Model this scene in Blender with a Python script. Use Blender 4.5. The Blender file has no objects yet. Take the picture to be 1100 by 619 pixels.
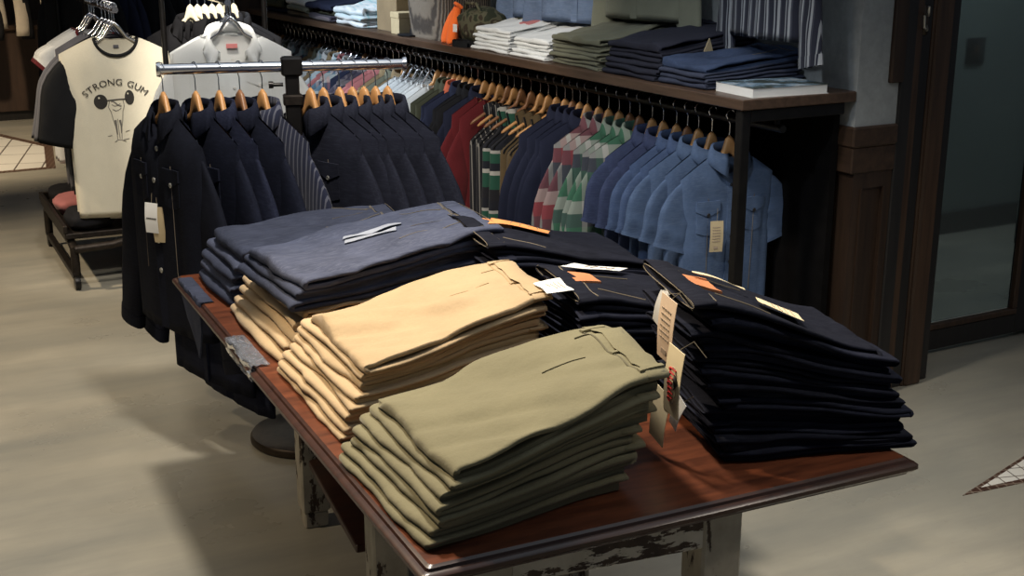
import bpy, math, random
from mathutils import Vector, Matrix, noise
random.seed(7)
SC = bpy.context.scene
COL = SC.collection
PI = math.pi

# ------------------------------------------------------------------ helpers
class MB:
    def __init__(s): s.v = []; s.f = []
    def add(s, vs, fs):
        n = len(s.v); s.v += [tuple(p) for p in vs]; s.f += [tuple(i + n for i in f) for f in fs]
    def grid(s, P, cu=False, cv=False, cap0=False, cap1=False):
        """P[row][col]; cu closes columns, cv closes rows"""
        R = len(P); K = len(P[0]); vs = [p for r in P for p in r]; fs = []
        for i in range(R if cv else R - 1):
            for j in range(K if cu else K - 1):
                a, b = i, (i + 1) % R; c, d = j, (j + 1) % K
                fs.append((a * K + c, a * K + d, b * K + d, b * K + c))
        if cap0: fs.append(tuple(range(K - 1, -1, -1)))
        if cap1: fs.append(tuple((R - 1) * K + k for k in range(K)))
        s.add(vs, fs)
    def box(s, x0, x1, y0, y1, z0, z1, c=0.0, M=None):
        """box with chamfered edges"""
        if c <= 0:
            vs = [(x, y, z) for z in (z0, z1) for y in (y0, y1) for x in (x0, x1)]
            fs = [(0, 2, 3, 1), (4, 5, 7, 6), (0, 1, 5, 4), (2, 6, 7, 3), (0, 4, 6, 2), (1, 3, 7, 5)]
        else:
            def ring(z, k):
                a, b, p, q = x0 + k, x1 - k, y0 + k, y1 - k
                e = c
                return [(a + e, p, z), (b - e, p, z), (b, p + e, z), (b, q - e, z), (b - e, q, z), (a + e, q, z), (a, q - e, z), (a, p + e, z)]
            P = [ring(z0, c * .9), ring(z0 + c, 0), ring(z1 - c, 0), ring(z1, c * .9)]
            m = MB(); m.grid(P, cu=True, cap0=True, cap1=True); vs, fs = m.v, m.f
        if M is not None: vs = [M @ Vector(v) for v in vs]
        s.add(vs, fs)
    def tube(s, pts, r, n=8, closed=False, cap=True, flat=None):
        pts = [Vector(p) for p in pts]; N = len(pts); P = []
        prev = None
        for i, p in enumerate(pts):
            if closed: t = pts[(i + 1) % N] - pts[i - 1]
            else: t = pts[min(i + 1, N - 1)] - pts[max(i - 1, 0)]
            t.normalize()
            if prev is None:
                a = Vector((0, 0, 1)) if abs(t.z) < .9 else Vector((1, 0, 0))
                nrm = t.cross(a).normalized()
            else:
                nrm = (prev - t * prev.dot(t)).normalized()
            prev = nrm; b = t.cross(nrm)
            rr = r[i] if isinstance(r, (list, tuple)) else r
            P.append([p + nrm * (math.cos(2 * PI * k / n) * rr) + b * (math.sin(2 * PI * k / n) * rr) for k in range(n)])
        s.grid(P, cu=True, cv=closed, cap0=cap and not closed, cap1=cap and not closed)
    def lathe(s, prof, n=24, c=(0, 0, 0), M=None):
        P = [[(c[0] + r * math.cos(2 * PI * k / n), c[1] + r * math.sin(2 * PI * k / n), c[2] + z) for k in range(n)] for r, z in prof]
        if M is not None: P = [[M @ Vector(p) for p in row] for row in P]
        s.grid(P, cu=True, cap0=True, cap1=True)
    def slab(s, top, bot):
        """closed thin slab between two matching grids"""
        R, K = len(top), len(top[0]); n = len(s.v)
        s.v += [tuple(p) for r in top for p in r] + [tuple(p) for r in bot for p in r]
        o = R * K
        T = lambda i, j: n + i * K + j
        B = lambda i, j: n + o + i * K + j
        for i in range(R - 1):
            for j in range(K - 1):
                s.f.append((T(i, j), T(i, j + 1), T(i + 1, j + 1), T(i + 1, j)))
                s.f.append((B(i, j), B(i + 1, j), B(i + 1, j + 1), B(i, j + 1)))
        for i in range(R - 1):
            s.f.append((T(i, 0), T(i + 1, 0), B(i + 1, 0), B(i, 0)))
            s.f.append((T(i, K - 1), B(i, K - 1), B(i + 1, K - 1), T(i + 1, K - 1)))
        for j in range(K - 1):
            s.f.append((T(0, j), B(0, j), B(0, j + 1), T(0, j + 1)))
            s.f.append((T(R - 1, j), T(R - 1, j + 1), B(R - 1, j + 1), B(R - 1, j)))
    def build(s, name, mat, parent=None, smooth=True, angle=50, recalc=True):
        me = bpy.data.meshes.new(name); me.from_pydata(s.v, [], s.f); me.update()
        if recalc:
            import bmesh
            bm = bmesh.new(); bm.from_mesh(me); bmesh.ops.recalc_face_normals(bm, faces=bm.faces); bm.to_mesh(me); bm.free()
        if smooth:
            me.polygons.foreach_set('use_smooth', [True] * len(me.polygons))
            if angle < 180: me.set_sharp_from_angle(angle=math.radians(angle))
        if mat: me.materials.append(mat)
        o = bpy.data.objects.new(name, me); COL.objects.link(o)
        if parent: o.parent = parent
        return o

def thing(name, label, cat, loc=(0, 0, 0), rz=0.0, group=None):
    o = bpy.data.objects.new(name, None); COL.objects.link(o); o.empty_display_size = .05
    o.location = loc; o.rotation_euler = (0, 0, rz)
    return tag(o, label, cat, group)
def tag(o, label=None, cat=None, group=None, kind=None):
    if label: o['label'] = label
    if cat: o['category'] = cat
    if group: o['group'] = group
    if kind: o['kind'] = kind
    return o
def struct(o, label=None):
    o['kind'] = 'structure'
    if label: o['label'] = label
    return o
def kids(o): return [c for c in COL.objects if c.parent == o]
KIDS = {}
def copy_tree(o, parent=None):
    c = o.copy(); COL.objects.link(c); c.parent = parent
    if o.name not in KIDS: KIDS[o.name] = [x for x in COL.objects if x.parent == o]
    for ch in KIDS[o.name]: copy_tree(ch, c)
    return c
def lerp(a, b, t): return a + (b - a) * t
def sst(t): t = max(0, min(1, t)); return t * t * (3 - 2 * t)
ORD = ['first', 'second', 'third', 'fourth', 'fifth', 'sixth', 'seventh', 'eighth', 'ninth', 'tenth', 'eleventh', 'twelfth', 'thirteenth', 'fourteenth', 'fifteenth', 'sixteenth', 'seventeenth', 'eighteenth', 'nineteenth', 'twentieth']

# ------------------------------------------------------------------ materials
class NT:
    def __init__(s, name):
        s.m = bpy.data.materials.new(name); s.m.use_nodes = True; s.t = s.m.node_tree; s.t.nodes.clear()
        s.out = s.n('ShaderNodeOutputMaterial'); s.b = s.n('ShaderNodeBsdfPrincipled')
        s.l(s.b.outputs[0], s.out.inputs[0])
        s.tc = s.n('ShaderNodeTexCoord')
    def n(s, t, **kw):
        x = s.t.nodes.new(t)
        for k, v in kw.items(): setattr(x, k, v)
        return x
    def l(s, a, b): s.t.links.new(a, b)
    def mapping(s, scale=(1, 1, 1), rot=(0, 0, 0), src='Object'):
        m = s.n('ShaderNodeMapping'); m.inputs['Scale'].default_value = scale; m.inputs['Rotation'].default_value = rot
        s.l(s.tc.outputs[src], m.inputs[0]); return m.outputs[0]
    def noise(s, vec, scale, detail=4, rough=.55):
        x = s.n('ShaderNodeTexNoise'); x.inputs['Scale'].default_value = scale; x.inputs['Detail'].default_value = detail; x.inputs['Roughness'].default_value = rough
        s.l(vec, x.inputs['Vector']); return x.outputs[0]
    def ramp(s, fac, stops, interp='LINEAR'):
        r = s.n('ShaderNodeValToRGB'); r.color_ramp.interpolation = interp
        e = r.color_ramp.elements
        while len(e) > len(stops) and len(e) > 1: e.remove(e[-1])
        while len(e) < len(stops): e.new(.5)
        for k, (p, c) in enumerate(stops):
            e[k].position = p; e[k].color = (*c, 1) if len(c) == 3 else c
        s.l(fac, r.inputs[0]); return r.outputs[0]
    def mix(s, fac, a, b, mode='MIX'):
        x = s.n('ShaderNodeMix', data_type='RGBA', blend_type=mode)
        for k, v in ((0, fac), (6, a), (7, b)):
            if hasattr(v, 'links') or hasattr(v, 'is_linked'): s.l(v, x.inputs[k])
            elif k == 0: x.inputs[0].default_value = v
            else: x.inputs[k].default_value = (*v, 1)
        return x.outputs[2]
    def math(s, op, a, b=0.0):
        x = s.n('ShaderNodeMath', operation=op)
        for k, v in ((0, a), (1, b)):
            if hasattr(v, 'is_linked'): s.l(v, x.inputs[k])
            else: x.inputs[k].default_value = v
        return x.outputs[0]
    def sep(s, vec):
        x = s.n('ShaderNodeSeparateXYZ'); s.l(vec, x.inputs[0]); return x.outputs
    def bump(s, h, strength=.3, dist=.002):
        b = s.n('ShaderNodeBump'); b.inputs['Strength'].default_value = strength; b.inputs['Distance'].default_value = dist
        s.l(h, b.inputs['Height']); s.l(b.outputs[0], s.b.inputs['Normal'])
    def color(s, c):
        if hasattr(c, 'is_linked'): s.l(c, s.b.inputs['Base Color'])
        else: s.b.inputs['Base Color'].default_value = (*c, 1)
    def set(s, rough=.5, metal=0.0, spec=.5, sheen=0.0):
        s.b.inputs['Roughness'].default_value = rough; s.b.inputs['Metallic'].default_value = metal
        s.b.inputs['Specular IOR Level'].default_value = spec
        s.b.inputs['Sheen Weight'].default_value = sheen
        return s
def scl(c, k): return tuple(min(1, x * k) for x in c)

def cloth(name, c, var=.25, scale=14, weave=900, rough=.9, sheen=.1, crease=0.0):
    t = NT(name); v = t.mapping()
    n = t.noise(v, scale, 5, .6)
    col = t.ramp(n, [(.3, scl(c, 1 - var)), (.7, scl(c, 1 + var))])
    w = t.noise(v, weave, 2, .7)
    col = t.mix(.25, col, t.ramp(w, [(.3, scl(c, .5)), (.7, scl(c, 1.6))]))
    t.color(col); t.set(rough, 0, .12 if max(c) < .06 else .25, 0 if max(c) < .06 else sheen)
    if crease:
        h = t.math('ADD', t.math('MULTIPLY', t.noise(v, 16, 4, .5), crease), t.math('MULTIPLY', t.noise(v, 150, 3), .10))
        t.bump(h, .55, .010)
    else: t.bump(t.noise(v, 140, 3), .12, .0015)
    return t.m
def plain(name, c, rough=.5, metal=0.0, spec=.5, var=.08, scale=20):
    t = NT(name); n = t.noise(t.mapping(), scale, 3)
    t.color(t.ramp(n, [(.3, scl(c, 1 - var)), (.7, scl(c, 1 + var))])); t.set(rough, metal, spec); return t.m
def denim(name, c, light, rough=.9, streak=.35, spec=.12):
    """twill with lengthwise slub streaks"""
    t = NT(name); v = t.mapping((18, 220, 220))
    slub = t.noise(v, 1.0, 3, .6)
    n = t.noise(t.mapping(), 9, 4, .6)
    base = t.ramp(n, [(.3, scl(c, .75)), (.7, scl(c, 1.25))])
    col = t.mix(t.math('MULTIPLY', t.ramp(slub, [(.45, (0, 0, 0)), (.75, (1, 1, 1))]), streak), base, light)
    t.color(col); t.set(rough, 0, spec, 0); t.bump(t.noise(t.mapping(), 180, 3), .15, .0015)
    return t.m
def wood(name, c1, c2, axis=(1, 14, 14), scale=3.0, rough=.45, spec=.4):
    t = NT(name); v = t.mapping(axis)
    n = t.noise(v, scale, 6, .65)
    col = t.ramp(n, [(.3, c1), (.62, c2), (.8, scl(c2, 1.25))])
    t.color(col); t.set(rough, 0, spec); t.bump(n, .1, .002); return t.m
def stripes(name, axis, period, stops, rough=.9, warp=.0):
    """repeating bands along one object axis; stops (pos, colour) constant"""
    t = NT(name); v = t.mapping(); s = t.sep(v)[axis]
    if warp:
        s = t.math('ADD', s, t.math('MULTIPLY', t.noise(v, 6, 2), warp))
    fr = t.math('FRACT', t.math('DIVIDE', t.math('ADD', s, 10.0), period))
    t.color(t.ramp(fr, stops, 'CONSTANT')); t.set(rough, 0, .25, .1); return t.m
def plaid(name, ax, az, px, pz):
    """two sets of bands averaged: a woven check"""
    t = NT(name); v = t.mapping(); s = t.sep(v)
    fx = t.math('FRACT', t.math('DIVIDE', t.math('ADD', s[0], 10.0), px))
    fz = t.math('FRACT', t.math('DIVIDE', t.math('ADD', s[2], 10.0), pz))
    t.color(t.mix(.55, t.ramp(fx, ax, 'CONSTANT'), t.ramp(fz, az, 'CONSTANT'))); t.set(.9, 0, .25, .1); return t.m

M = {}
M['khaki'] = cloth('khaki_cotton', (.47, .345, .205), .12, 6, crease=.9)
M['khaki_dark'] = cloth('khaki_cotton_worn', (.43, .315, .185), .12, 6, crease=.9)
M['olive'] = cloth('olive_cotton', (.19, .172, .102), .14, 5, crease=.9)
M['chambray_pale'] = denim('pale_chambray', (.12, .165, .26), (.24, .29, .38), streak=.35)
M['shelf_blue'] = denim('shelf_blue_denim', (.035, .052, .10), (.09, .11, .17))
M['seam_olive'] = cloth('olive_seam', (.12, .108, .066), .1)
M['seam_khaki'] = cloth('khaki_seam', (.38, .27, .145), .1)
M['blue_denim'] = denim('washed_blue_denim', (.058, .067, .106), (.135, .15, .205), streak=.5)
M['blue_denim_dark'] = denim('mid_blue_denim', (.036, .042, .068), (.085, .097, .135), streak=.4)
M['indigo'] = denim('raw_indigo_denim', (.0095, .011, .021), (.035, .04, .06), streak=.4)
M['indigo2'] = denim('raw_indigo_denim_black', (.0075, .0085, .0155), (.03, .034, .05), streak=.35)
M['jacket'] = denim('navy_jacket_denim', (.0075, .0092, .019), (.020, .024, .045), streak=.4)
M['jacket2'] = denim('black_navy_jacket_denim', (.0060, .0070, .0125), (.016, .019, .032), streak=.35)
M['jacket3'] = denim('blue_navy_jacket_denim', (.0115, .014, .030), (.035, .042, .075), streak=.4)
M['jacket_back'] = denim('slate_navy_jacket_denim', (.013, .0145, .025), (.035, .04, .06), streak=.4)
M['hickory'] = stripes('hickory_stripe', 0, .017, [(0, (.012, .015, .035)), (.72, (.085, .09, .12))])
M['stitch'] = plain('tan_thread', (.17, .14, .095), .8)
M['stitch_dim'] = plain('dim_thread', (.13, .11, .085), .8)
M['patch'] = plain('orange_leather_patch', (.62, .235, .10), .6, var=.15)
M['patch_bright'] = plain('bright_orange_patch', (.80, .31, .10), .6, var=.12)
M['paper'] = plain('cream_paper', (.86, .73, .47), .7, var=.04)
M['paper_pink'] = plain('beige_paper', (.82, .62, .45), .7, var=.04)
M['paper_white'] = plain('white_paper', (.78, .77, .74), .7, var=.03)
M['kraft'] = plain('kraft_paper', (.50, .40, .24), .7, var=.06)
M['sticker'] = plain('size_sticker', (.36, .39, .46), .3)
M['ink'] = plain('black_ink', (.02, .018, .016), .6)
M['ink_red'] = plain('red_ink', (.45, .02, .015), .6)
M['ink_pink'] = plain('pink_ink', (.50, .17, .17), .7)
M['ink_grey'] = plain('grey_ink', (.35, .27, .2), .6)
M['chrome'] = plain('chrome', (.75, .75, .78), .16, 1.0, var=.03)
M['black_metal'] = plain('black_metal', (.014, .013, .013), .38, .6, var=.2)
M['iron'] = plain('old_iron', (.028, .022, .018), .5, .7, var=.4, scale=40)
M['base_metal'] = plain('brown_cast_base', (.050, .036, .024), .35, .5, var=.3, scale=30)
M['hanger_wood'] = wood('hanger_wood', (.36, .17, .06), (.55, .29, .115), (14, 14, 2), 2.0, .4)
M['hanger_wood_dark'] = wood('dark_hanger_wood', (.16, .07, .035), (.27, .13, .06), (14, 14, 2), 2.0, .4)
M['hanger_pale'] = wood('pale_hanger_wood', (.80, .72, .50), (.9, .84, .66), (14, 14, 2), 2.0, .5)
M['button'] = plain('pewter_button', (.55, .54, .5), .35, .8)
M['button_dark'] = plain('dark_button', (.02, .02, .022), .35)
M['chambray'] = denim('blue_chambray', (.075, .115, .205), (.16, .21, .31), streak=.3)
M['chambray2'] = denim('mid_blue_chambray', (.060, .092, .18), (.13, .17, .27), streak=.3)
M['chambray3'] = denim('slate_blue_chambray', (.042, .055, .115), (.09, .11, .19), streak=.3)
M['white_cloth'] = cloth('white_cotton', (.72, .74, .74), .05, 8)
M['cream_cloth'] = cloth('cream_jersey', (.66, .61, .49), .05, 8)
M['black_cloth'] = cloth('black_jersey', (.012, .0125, .014), .2, 8)
M['grey_cloth'] = cloth('grey_jersey', (.10, .10, .115), .15, 10)
M['dark_cloth'] = cloth('dark_wool', (.012, .012, .014), .3, 8)
M['navy_cloth'] = cloth('navy_cotton', (.016, .019, .038), .2, 8)
M['shelf_navy'] = cloth('shelf_navy_cotton', (.022, .023, .034), .15, 8)
M['olive_drab'] = cloth('olive_drab_cotton', (.05, .052, .034), .2, 8)
M['shelf_olive'] = cloth('shelf_olive_cotton', (.12, .12, .082), .15, 8)
M['greygreen'] = cloth('sage_cotton', (.17, .175, .13), .12, 8)
M['red_cloth'] = cloth('dark_red_wool', (.12, .012, .016), .2, 8)
M['pink_cloth'] = cloth('dusty_pink_cotton', (.36, .13, .13), .15, 8)
M['brown_cloth'] = cloth('brown_cotton', (.085, .058, .028), .25, 8)
M['tan_cloth'] = cloth('tan_cotton', (.25, .18, .10), .15, 8)
M['rust_cloth'] = cloth('rust_piping', (.40, .085, .04), .15, 8)
M['trouser_pale'] = cloth('stone_cotton', (.42, .37, .30), .15, 8)
W_, R_, G_, B_ = (.40, .39, .36), (.24, .05, .06), (.045, .13, .08), (.05, .055, .07)
M['plaid_red'] = plaid('red_plaid', [(0, R_), (.40, W_), (.52, B_), (.72, R_), (.88, W_)], [(0, B_), (.28, R_), (.55, W_), (.80, B_)], .17, .21)
M['plaid_green'] = plaid('green_plaid', [(0, G_), (.36, W_), (.50, B_), (.70, G_), (.86, W_)], [(0, G_), (.30, B_), (.55, W_), (.78, G_)], .17, .21)
M['plaid_multi'] = plaid('multi_plaid', [(0, (.1, .2, .25)), (.4, (.5, .42, .4)), (.6, (.08, .09, .12)), (.8, (.35, .12, .12))], [(0, (.08, .1, .15)), (.5, (.45, .42, .38))], .09, .09)
M['plaid_dark'] = plaid('dark_check', [(0, (.04, .04, .06)), (.5, (.18, .15, .16)), (.7, (.03, .03, .04))], [(0, (.05, .04, .06)), (.6, (.2, .17, .17))], .07, .07)
M['plaid_pale'] = plaid('pale_blue_check', [(0, (.6, .64, .66)), (.5, (.22, .46, .52)), (.75, (.62, .64, .66))], [(0, (.62, .64, .65)), (.5, (.4, .52, .56))], .05, .07)
M['tank_green'] = stripes('green_band_tank', 2, .27, [(0, (.014, .014, .018)), (.18, (.018, .075, .05)), (.42, (.38, .37, .34)), (.49, (.012, .014, .022)), (.62, (.018, .075, .05)), (.78, (.34, .33, .31)), (.83, (.012, .013, .02))])
M['tank_stripe'] = stripes('black_white_stripe', 0, .022, [(0, (.014, .014, .018)), (.80, (.20, .19, .175))])
M['wide_stripe'] = stripes('navy_white_stripe', 0, .050, [(0, (.018, .02, .034)), (.42, (.24, .255, .28)), (.52, (.018, .02, .034)), (.66, (.30, .315, .34)), (.86, (.05, .055, .075))], warp=.012)
M['orange_cloth'] = cloth('orange_nylon', (.90, .15, .025), .1, 8)
t = NT('clear_plastic'); t.color((.62, .66, .75)); t.set(.06, 0, .8); t.b.inputs['Transmission Weight'].default_value = .85; t.b.inputs['IOR'].default_value = 1.45; M['plastic'] = t.m
t = NT('camouflage'); v = t.mapping()
t.color(t.ramp(t.noise(v, 16, 2, .4), [(0, (.03, .034, .02)), (.42, (.085, .08, .05)), (.52, (.04, .03, .02)), (.6, (.13, .115, .075))], 'CONSTANT')); t.set(.9, 0, .2); M['camo'] = t.m
t = NT('wicker'); v = t.mapping()
wv = t.n('ShaderNodeTexWave'); wv.inputs['Scale'].default_value = 26; wv.inputs['Distortion'].default_value = 2; t.l(v, wv.inputs[0])
t.color(t.ramp(wv.outputs[0], [(.2, (.045, .035, .028)), (.8, (.16, .13, .10))])); t.set(.8); t.bump(wv.outputs[0], .6, .006); M['wicker'] = t.m

# floor: worn polished concrete
t = NT('polished_concrete'); v = t.mapping()
a = t.noise(v, .9, 6, .62); b = t.noise(t.mapping((.5, 2.6, 1), (0, 0, .35)), 1.5, 8, .66)
c = t.mix(t.ramp(b, [(.35, (0, 0, 0)), (.7, (1, 1, 1))]), t.ramp(a, [(.3, (.28, .258, .205)), (.7, (.44, .41, .335))]), (.235, .23, .20))
sp = t.noise(v, 38, 4, .7)
c = t.mix(t.ramp(sp, [(.62, (0, 0, 0)), (.75, (.35, .35, .35))]), c, (.20, .19, .16))
t.color(c); t.set(.4, 0, .45)
t.l(t.ramp(a, [(.3, (.22, .22, .22)), (.7, (.40, .40, .40))]), t.b.inputs['Roughness'])
t.bump(b, .05, .01); M['floor'] = t.m
# grey plaster concrete wall
t = NT('board_marked_concrete'); v = t.mapping((1, 3, .6))
a = t.noise(v, 2.4, 7, .65); b = t.noise(t.mapping(), 30, 4, .6)
c = t.ramp(a, [(.3, (.20, .215, .22)), (.7, (.33, .345, .345))])
c = t.mix(.2, c, t.ramp(b, [(.35, (.15, .16, .16)), (.7, (.42, .44, .44))]))
t.color(c); t.set(.85, 0, .2); t.bump(b, .25, .004); M['concrete'] = t.m
M['wainscot'] = wood('dark_oak_panel', (.016, .009, .006), (.036, .020, .0115), (14, 14, 1), 2.4, .5)
M['wainscot_cap'] = wood('dark_oak_cap', (.024, .014, .009), (.048, .028, .017), (14, 2, 14), 2.4, .4)
M['frame_brown'] = wood('door_frame_brown', (.024, .013, .008), (.062, .034, .019), (14, 14, 1), 2.4, .42)
M['frame_black'] = wood('door_frame_black', (.010, .009, .009), (.017, .015, .014), (14, 14, 1), 2.4, .4)
M['shelf_wood'] = wood('shelf_wood', (.045, .026, .017), (.088, .053, .034), (14, 1, 14), 3.0, .42)
M['back_black'] = plain('flat_black', (.0045, .004, .004), .9, spec=.08, var=.3)
M['wall_dark'] = wood('stained_dark_boards', (.030, .017, .011), (.055, .031, .020), (9, 9, 1), 2.0, .6)
M['wall_green'] = plain('grey_green_plaster', (.17, .20, .19), .8, var=.08, scale=3)
t = NT('door_glass'); t.color((.55, .62, .6)); t.set(.08, 0, .5); t.b.inputs['Transmission Weight'].default_value = .92; t.b.inputs['IOR'].default_value = 1.12; M['glass'] = t.m
# table mahogany and flaking paint
M['mahogany'] = wood('red_mahogany', (.050, .016, .009), (.145, .044, .020), (2.2, 13, 13), 3.0, .30, .5)
M['mahogany_edge'] = wood('dark_mahogany_edge', (.024, .011, .008), (.052, .022, .014), (2, 9, 9), 3.0, .3, .5)
t = NT('flaking_white_paint'); v = t.mapping((1.0, 1.0, .8))
a = t.noise(t.mapping((5, 5, 16)), 2.2, 9, .68)
m = t.ramp(a, [(.485, (0, 0, 0)), (.50, (1, 1, 1))])
wd = t.noise(t.mapping((10, 10, 2)), 3, 5)
t.color(t.mix(m, t.ramp(wd, [(.3, (.022, .013, .009)), (.7, (.07, .042, .026))]), t.ramp(t.noise(v, 20, 4), [(.3, (.40, .37, .30)), (.7, (.58, .54, .46))])))
t.set(.7); t.bump(m, .5, .002); M['flaking'] = t.m
t = NT('worn_white_paint'); v = t.mapping((1.0, 1.0, .8))
a = t.noise(t.mapping((9, 9, 3.5)), 2.2, 9, .68)
m = t.ramp(a, [(.42, (0, 0, 0)), (.44, (1, 1, 1))])
wd = t.noise(t.mapping((10, 10, 2)), 3, 5)
t.color(t.mix(m, t.ramp(wd, [(.3, (.022, .013, .009)), (.7, (.07, .042, .026))]), t.ramp(t.noise(v, 20, 4), [(.3, (.30, .27, .21)), (.7, (.44, .40, .32))])))
t.set(.7); t.bump(m, .5, .002); M['worn_paint'] = t.m
# tile inlay
def brick(name, c1, c2, mortar, scale, w, h, rot=0.0):
    t = NT(name); b = t.n('ShaderNodeTexBrick'); t.l(t.mapping((1, 1, 1), (0, 0, rot)), b.inputs[0])
    b.inputs['Color1'].default_value = (*c1, 1); b.inputs['Color2'].default_value = (*c2, 1); b.inputs['Mortar'].default_value = (*mortar, 1)
    b.inputs['Scale'].default_value = scale; b.inputs['Brick Width'].default_value = w; b.inputs['Row Height'].default_value = h; b.inputs['Mortar Size'].default_value = .012
    b.offset = 0.0
    t.color(b.outputs[0]); t.set(.3); return t.m
M['tile_white'] = brick('white_tile', (.72, .70, .64), (.66, .64, .58), (.12, .09, .07), 5, .28, .28, .3)
M['tile_brown'] = brick('brown_tile', (.075, .035, .022), (.055, .026, .018), (.22, .17, .13), 5, .16, .16, .3)
M['tile_white_far'] = brick('white_tile_far', (.72, .70, .64), (.66, .64, .58), (.10, .08, .07), 2, .36, .8, .25)

# ------------------------------------------------------------------ camera
cd = bpy.data.cameras.new('camera'); cam = bpy.data.objects.new('camera', cd); COL.objects.link(cam)
cd.sensor_width = 36; cd.sensor_fit = 'HORIZONTAL'; cd.lens = 36 * 1358 / 1100
cam.location = (0, 0, 1.65); cam.rotation_euler = (math.radians(74), 0, math.radians(-28.4)); SC.camera = cam
cd.clip_start = .05

# ------------------------------------------------------------------ room
m = MB(); m.box(-3.5, 9, -1.5, 13.0, -.12, 0); struct(m.build('floor', M['floor'], smooth=False))
# back wall behind the wall rail: wainscot below, concrete above
m = MB(); m.box(3.02, 3.21, 3.17, 8.45, 1.0, 3.0); struct(m.build('wall_right', M['concrete'], smooth=False))
m = MB(); m.box(3.03, 3.21, 3.18, 8.45, 0, .93)
struct(m.build('trim_1', M['wainscot'], smooth=False), 'dark wood panelling below the concrete wall')
m = MB()
m.box(3.005, 3.21, 3.155, 8.45, .93, 1.0, .006)
m.box(3.012, 3.21, 3.162, 8.45, .84, .93, .004)
struct(m.build('trim_2', M['wainscot_cap'], smooth=False), 'dark wood rail capping the panelling')
# raised panel frame on the end face and side face of the panelling
m = MB()
m.box(3.03, 3.065, 3.168, 3.18, .0, .84); m.box(3.175, 3.21, 3.168, 3.18, .0, .84); m.box(3.065, 3.175, 3.168, 3.18, .785, .84); m.box(3.065, 3.175, 3.168, 3.18, 0, .14)
m.box(3.065, 3.072, 3.163, 3.18, .14, .785); m.box(3.168, 3.175, 3.163, 3.18, .14, .785)
struct(m.build('trim_3', M['wainscot'], smooth=False), 'raised panel moulding')
# door wall
m = MB(); m.box(3.20, 3.28, 3.175, 3.45, 0, 3.0); struct(m.build('wall_door_return', M['wainscot'], smooth=False))
m = MB(); m.box(3.155, 3.215, 3.155, 3.185, 1.14, 3.0, .004); struct(m.build('trim_4', M['wainscot'], smooth=False), 'dark wood board on the concrete by the door')
m = MB()
m.box(3.262, 3.30, 3.17, 3.46, 0, 2.6, .004); m.box(3.385, 3.465, 3.19, 3.46, 0, 2.6, .008); m.box(3.375, 3.40, 3.20, 3.46, 0, 2.6, .004)
struct(m.build('trim_5', M['frame_brown'], smooth=False), 'brown door frame mouldings')
m = MB()
m.box(3.205, 3.262, 3.16, 3.46, 0, 2.6, .004); m.box(3.30, 3.376, 3.205, 3.46, 0, 2.6, .004); m.box(3.465, 3.525, 3.22, 3.46, 0, 2.6, .004)
struct(m.build('trim_6', M['frame_black'], smooth=False), 'black door frame posts')
# glazed door
dr = bpy.data.objects.new('door_1', None); COL.objects.link(dr); dr.location = (3.53, 3.43, 0); struct(dr, 'glazed door in a dark wood frame')
m = MB()
m.box(0, .05, -.02, .03, .02, 2.5, .004); m.box(.685, .80, -.02, .03, .02, 2.5, .004)
m.box(.05, .685, -.02, .03, .02, .105, .004); m.box(.05, .685, -.02, .03, 2.38, 2.5, .004)
m.build('door_frame', M['frame_black'], dr, smooth=False)
m = MB()
m.box(.05, .685, -.026, .0, .105, .13, .004); m.box(.66, .685, -.026, 0, .13, 2.38, .004)
m.build('glazing_bead', M['frame_brown'], dr, smooth=False)
m = MB(); m.box(.05, .66, .004, .010, .13, 2.38); m.build('pane', M['glass'], dr, smooth=False)
m = MB(); m.box(4.33, 9.0, 3.40, 3.52, 0, 3.0); struct(m.build('wall_door', M['frame_black'], smooth=False))
# room beyond the glass
m = MB(); m.box(3.4, 7.5, 4.9, 5.0, 0, 3.0); struct(m.build('wall_beyond_door', M['wall_green'], smooth=False))
m = MB(); m.box(3.4, 7.5, 4.87, 4.9, 0, .12, .005); struct(m.build('baseboard_beyond_door', M['frame_black'], smooth=False))
m = MB(); m.box(3.36, 3.44, 3.46, 4.9, 0, 3.0); struct(m.build('wall_beyond_left', M['wall_green'], smooth=False))
m = MB(); m.box(-3.62, -3.5, -1.5, 12.75, 0, 3.2); struct(m.build('wall_left', M['wall_green'], smooth=False))
# far end
m = MB(); m.box(-3.5, 9, 12.6, 12.75, 0, 3.2); struct(m.build('wall_back', M['wall_dark'], smooth=False))
m = MB(); m.box(2.30, 3.6, 8.45, 8.60, 0, 3.0); struct(m.build('wall_partition', M['wall_dark'], smooth=False))
m = MB()
for k in range(5): m.box(2.32 + k * .16, 2.33 + k * .16, 8.438, 8.452, 0, 3.0)
struct(m.build('trim_7', M['frame_brown'], smooth=False), 'narrow battens on the partition')

# door hook and light switch
hk = thing('coat_hook', 'small brass double hook screwed to the dark door frame', 'hook', (3.335, 3.20, 1.34))
m = MB(); m.box(-.012, .012, -.006, .004, -.05, .05, .003); m.build('back_plate', M['base_metal'], hk)
m = MB(); m.tube([(0, -.006, .02), (-.02, -.03, .018), (-.045, -.055, .03), (-.05, -.06, .05)], .005, 8)
m.tube([(0, -.006, -.02), (-.02, -.03, -.03), (-.05, -.045, -.02), (-.058, -.05, .02)], .005, 8); m.build('prong', M['button'], hk)
sw = thing('light_switch', 'dark square wall switch seen through the door glass', 'switch', (5.49, 4.9, 1.00))
m = MB(); m.box(-.07, .07, -.012, 0, -.07, .07, .004); m.build('plate', M['frame_black'], sw)
m = MB(); m.box(-.02, .02, -.02, -.012, -.03, .03, .003); m.build('rocker', M['frame_brown'], sw)

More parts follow.
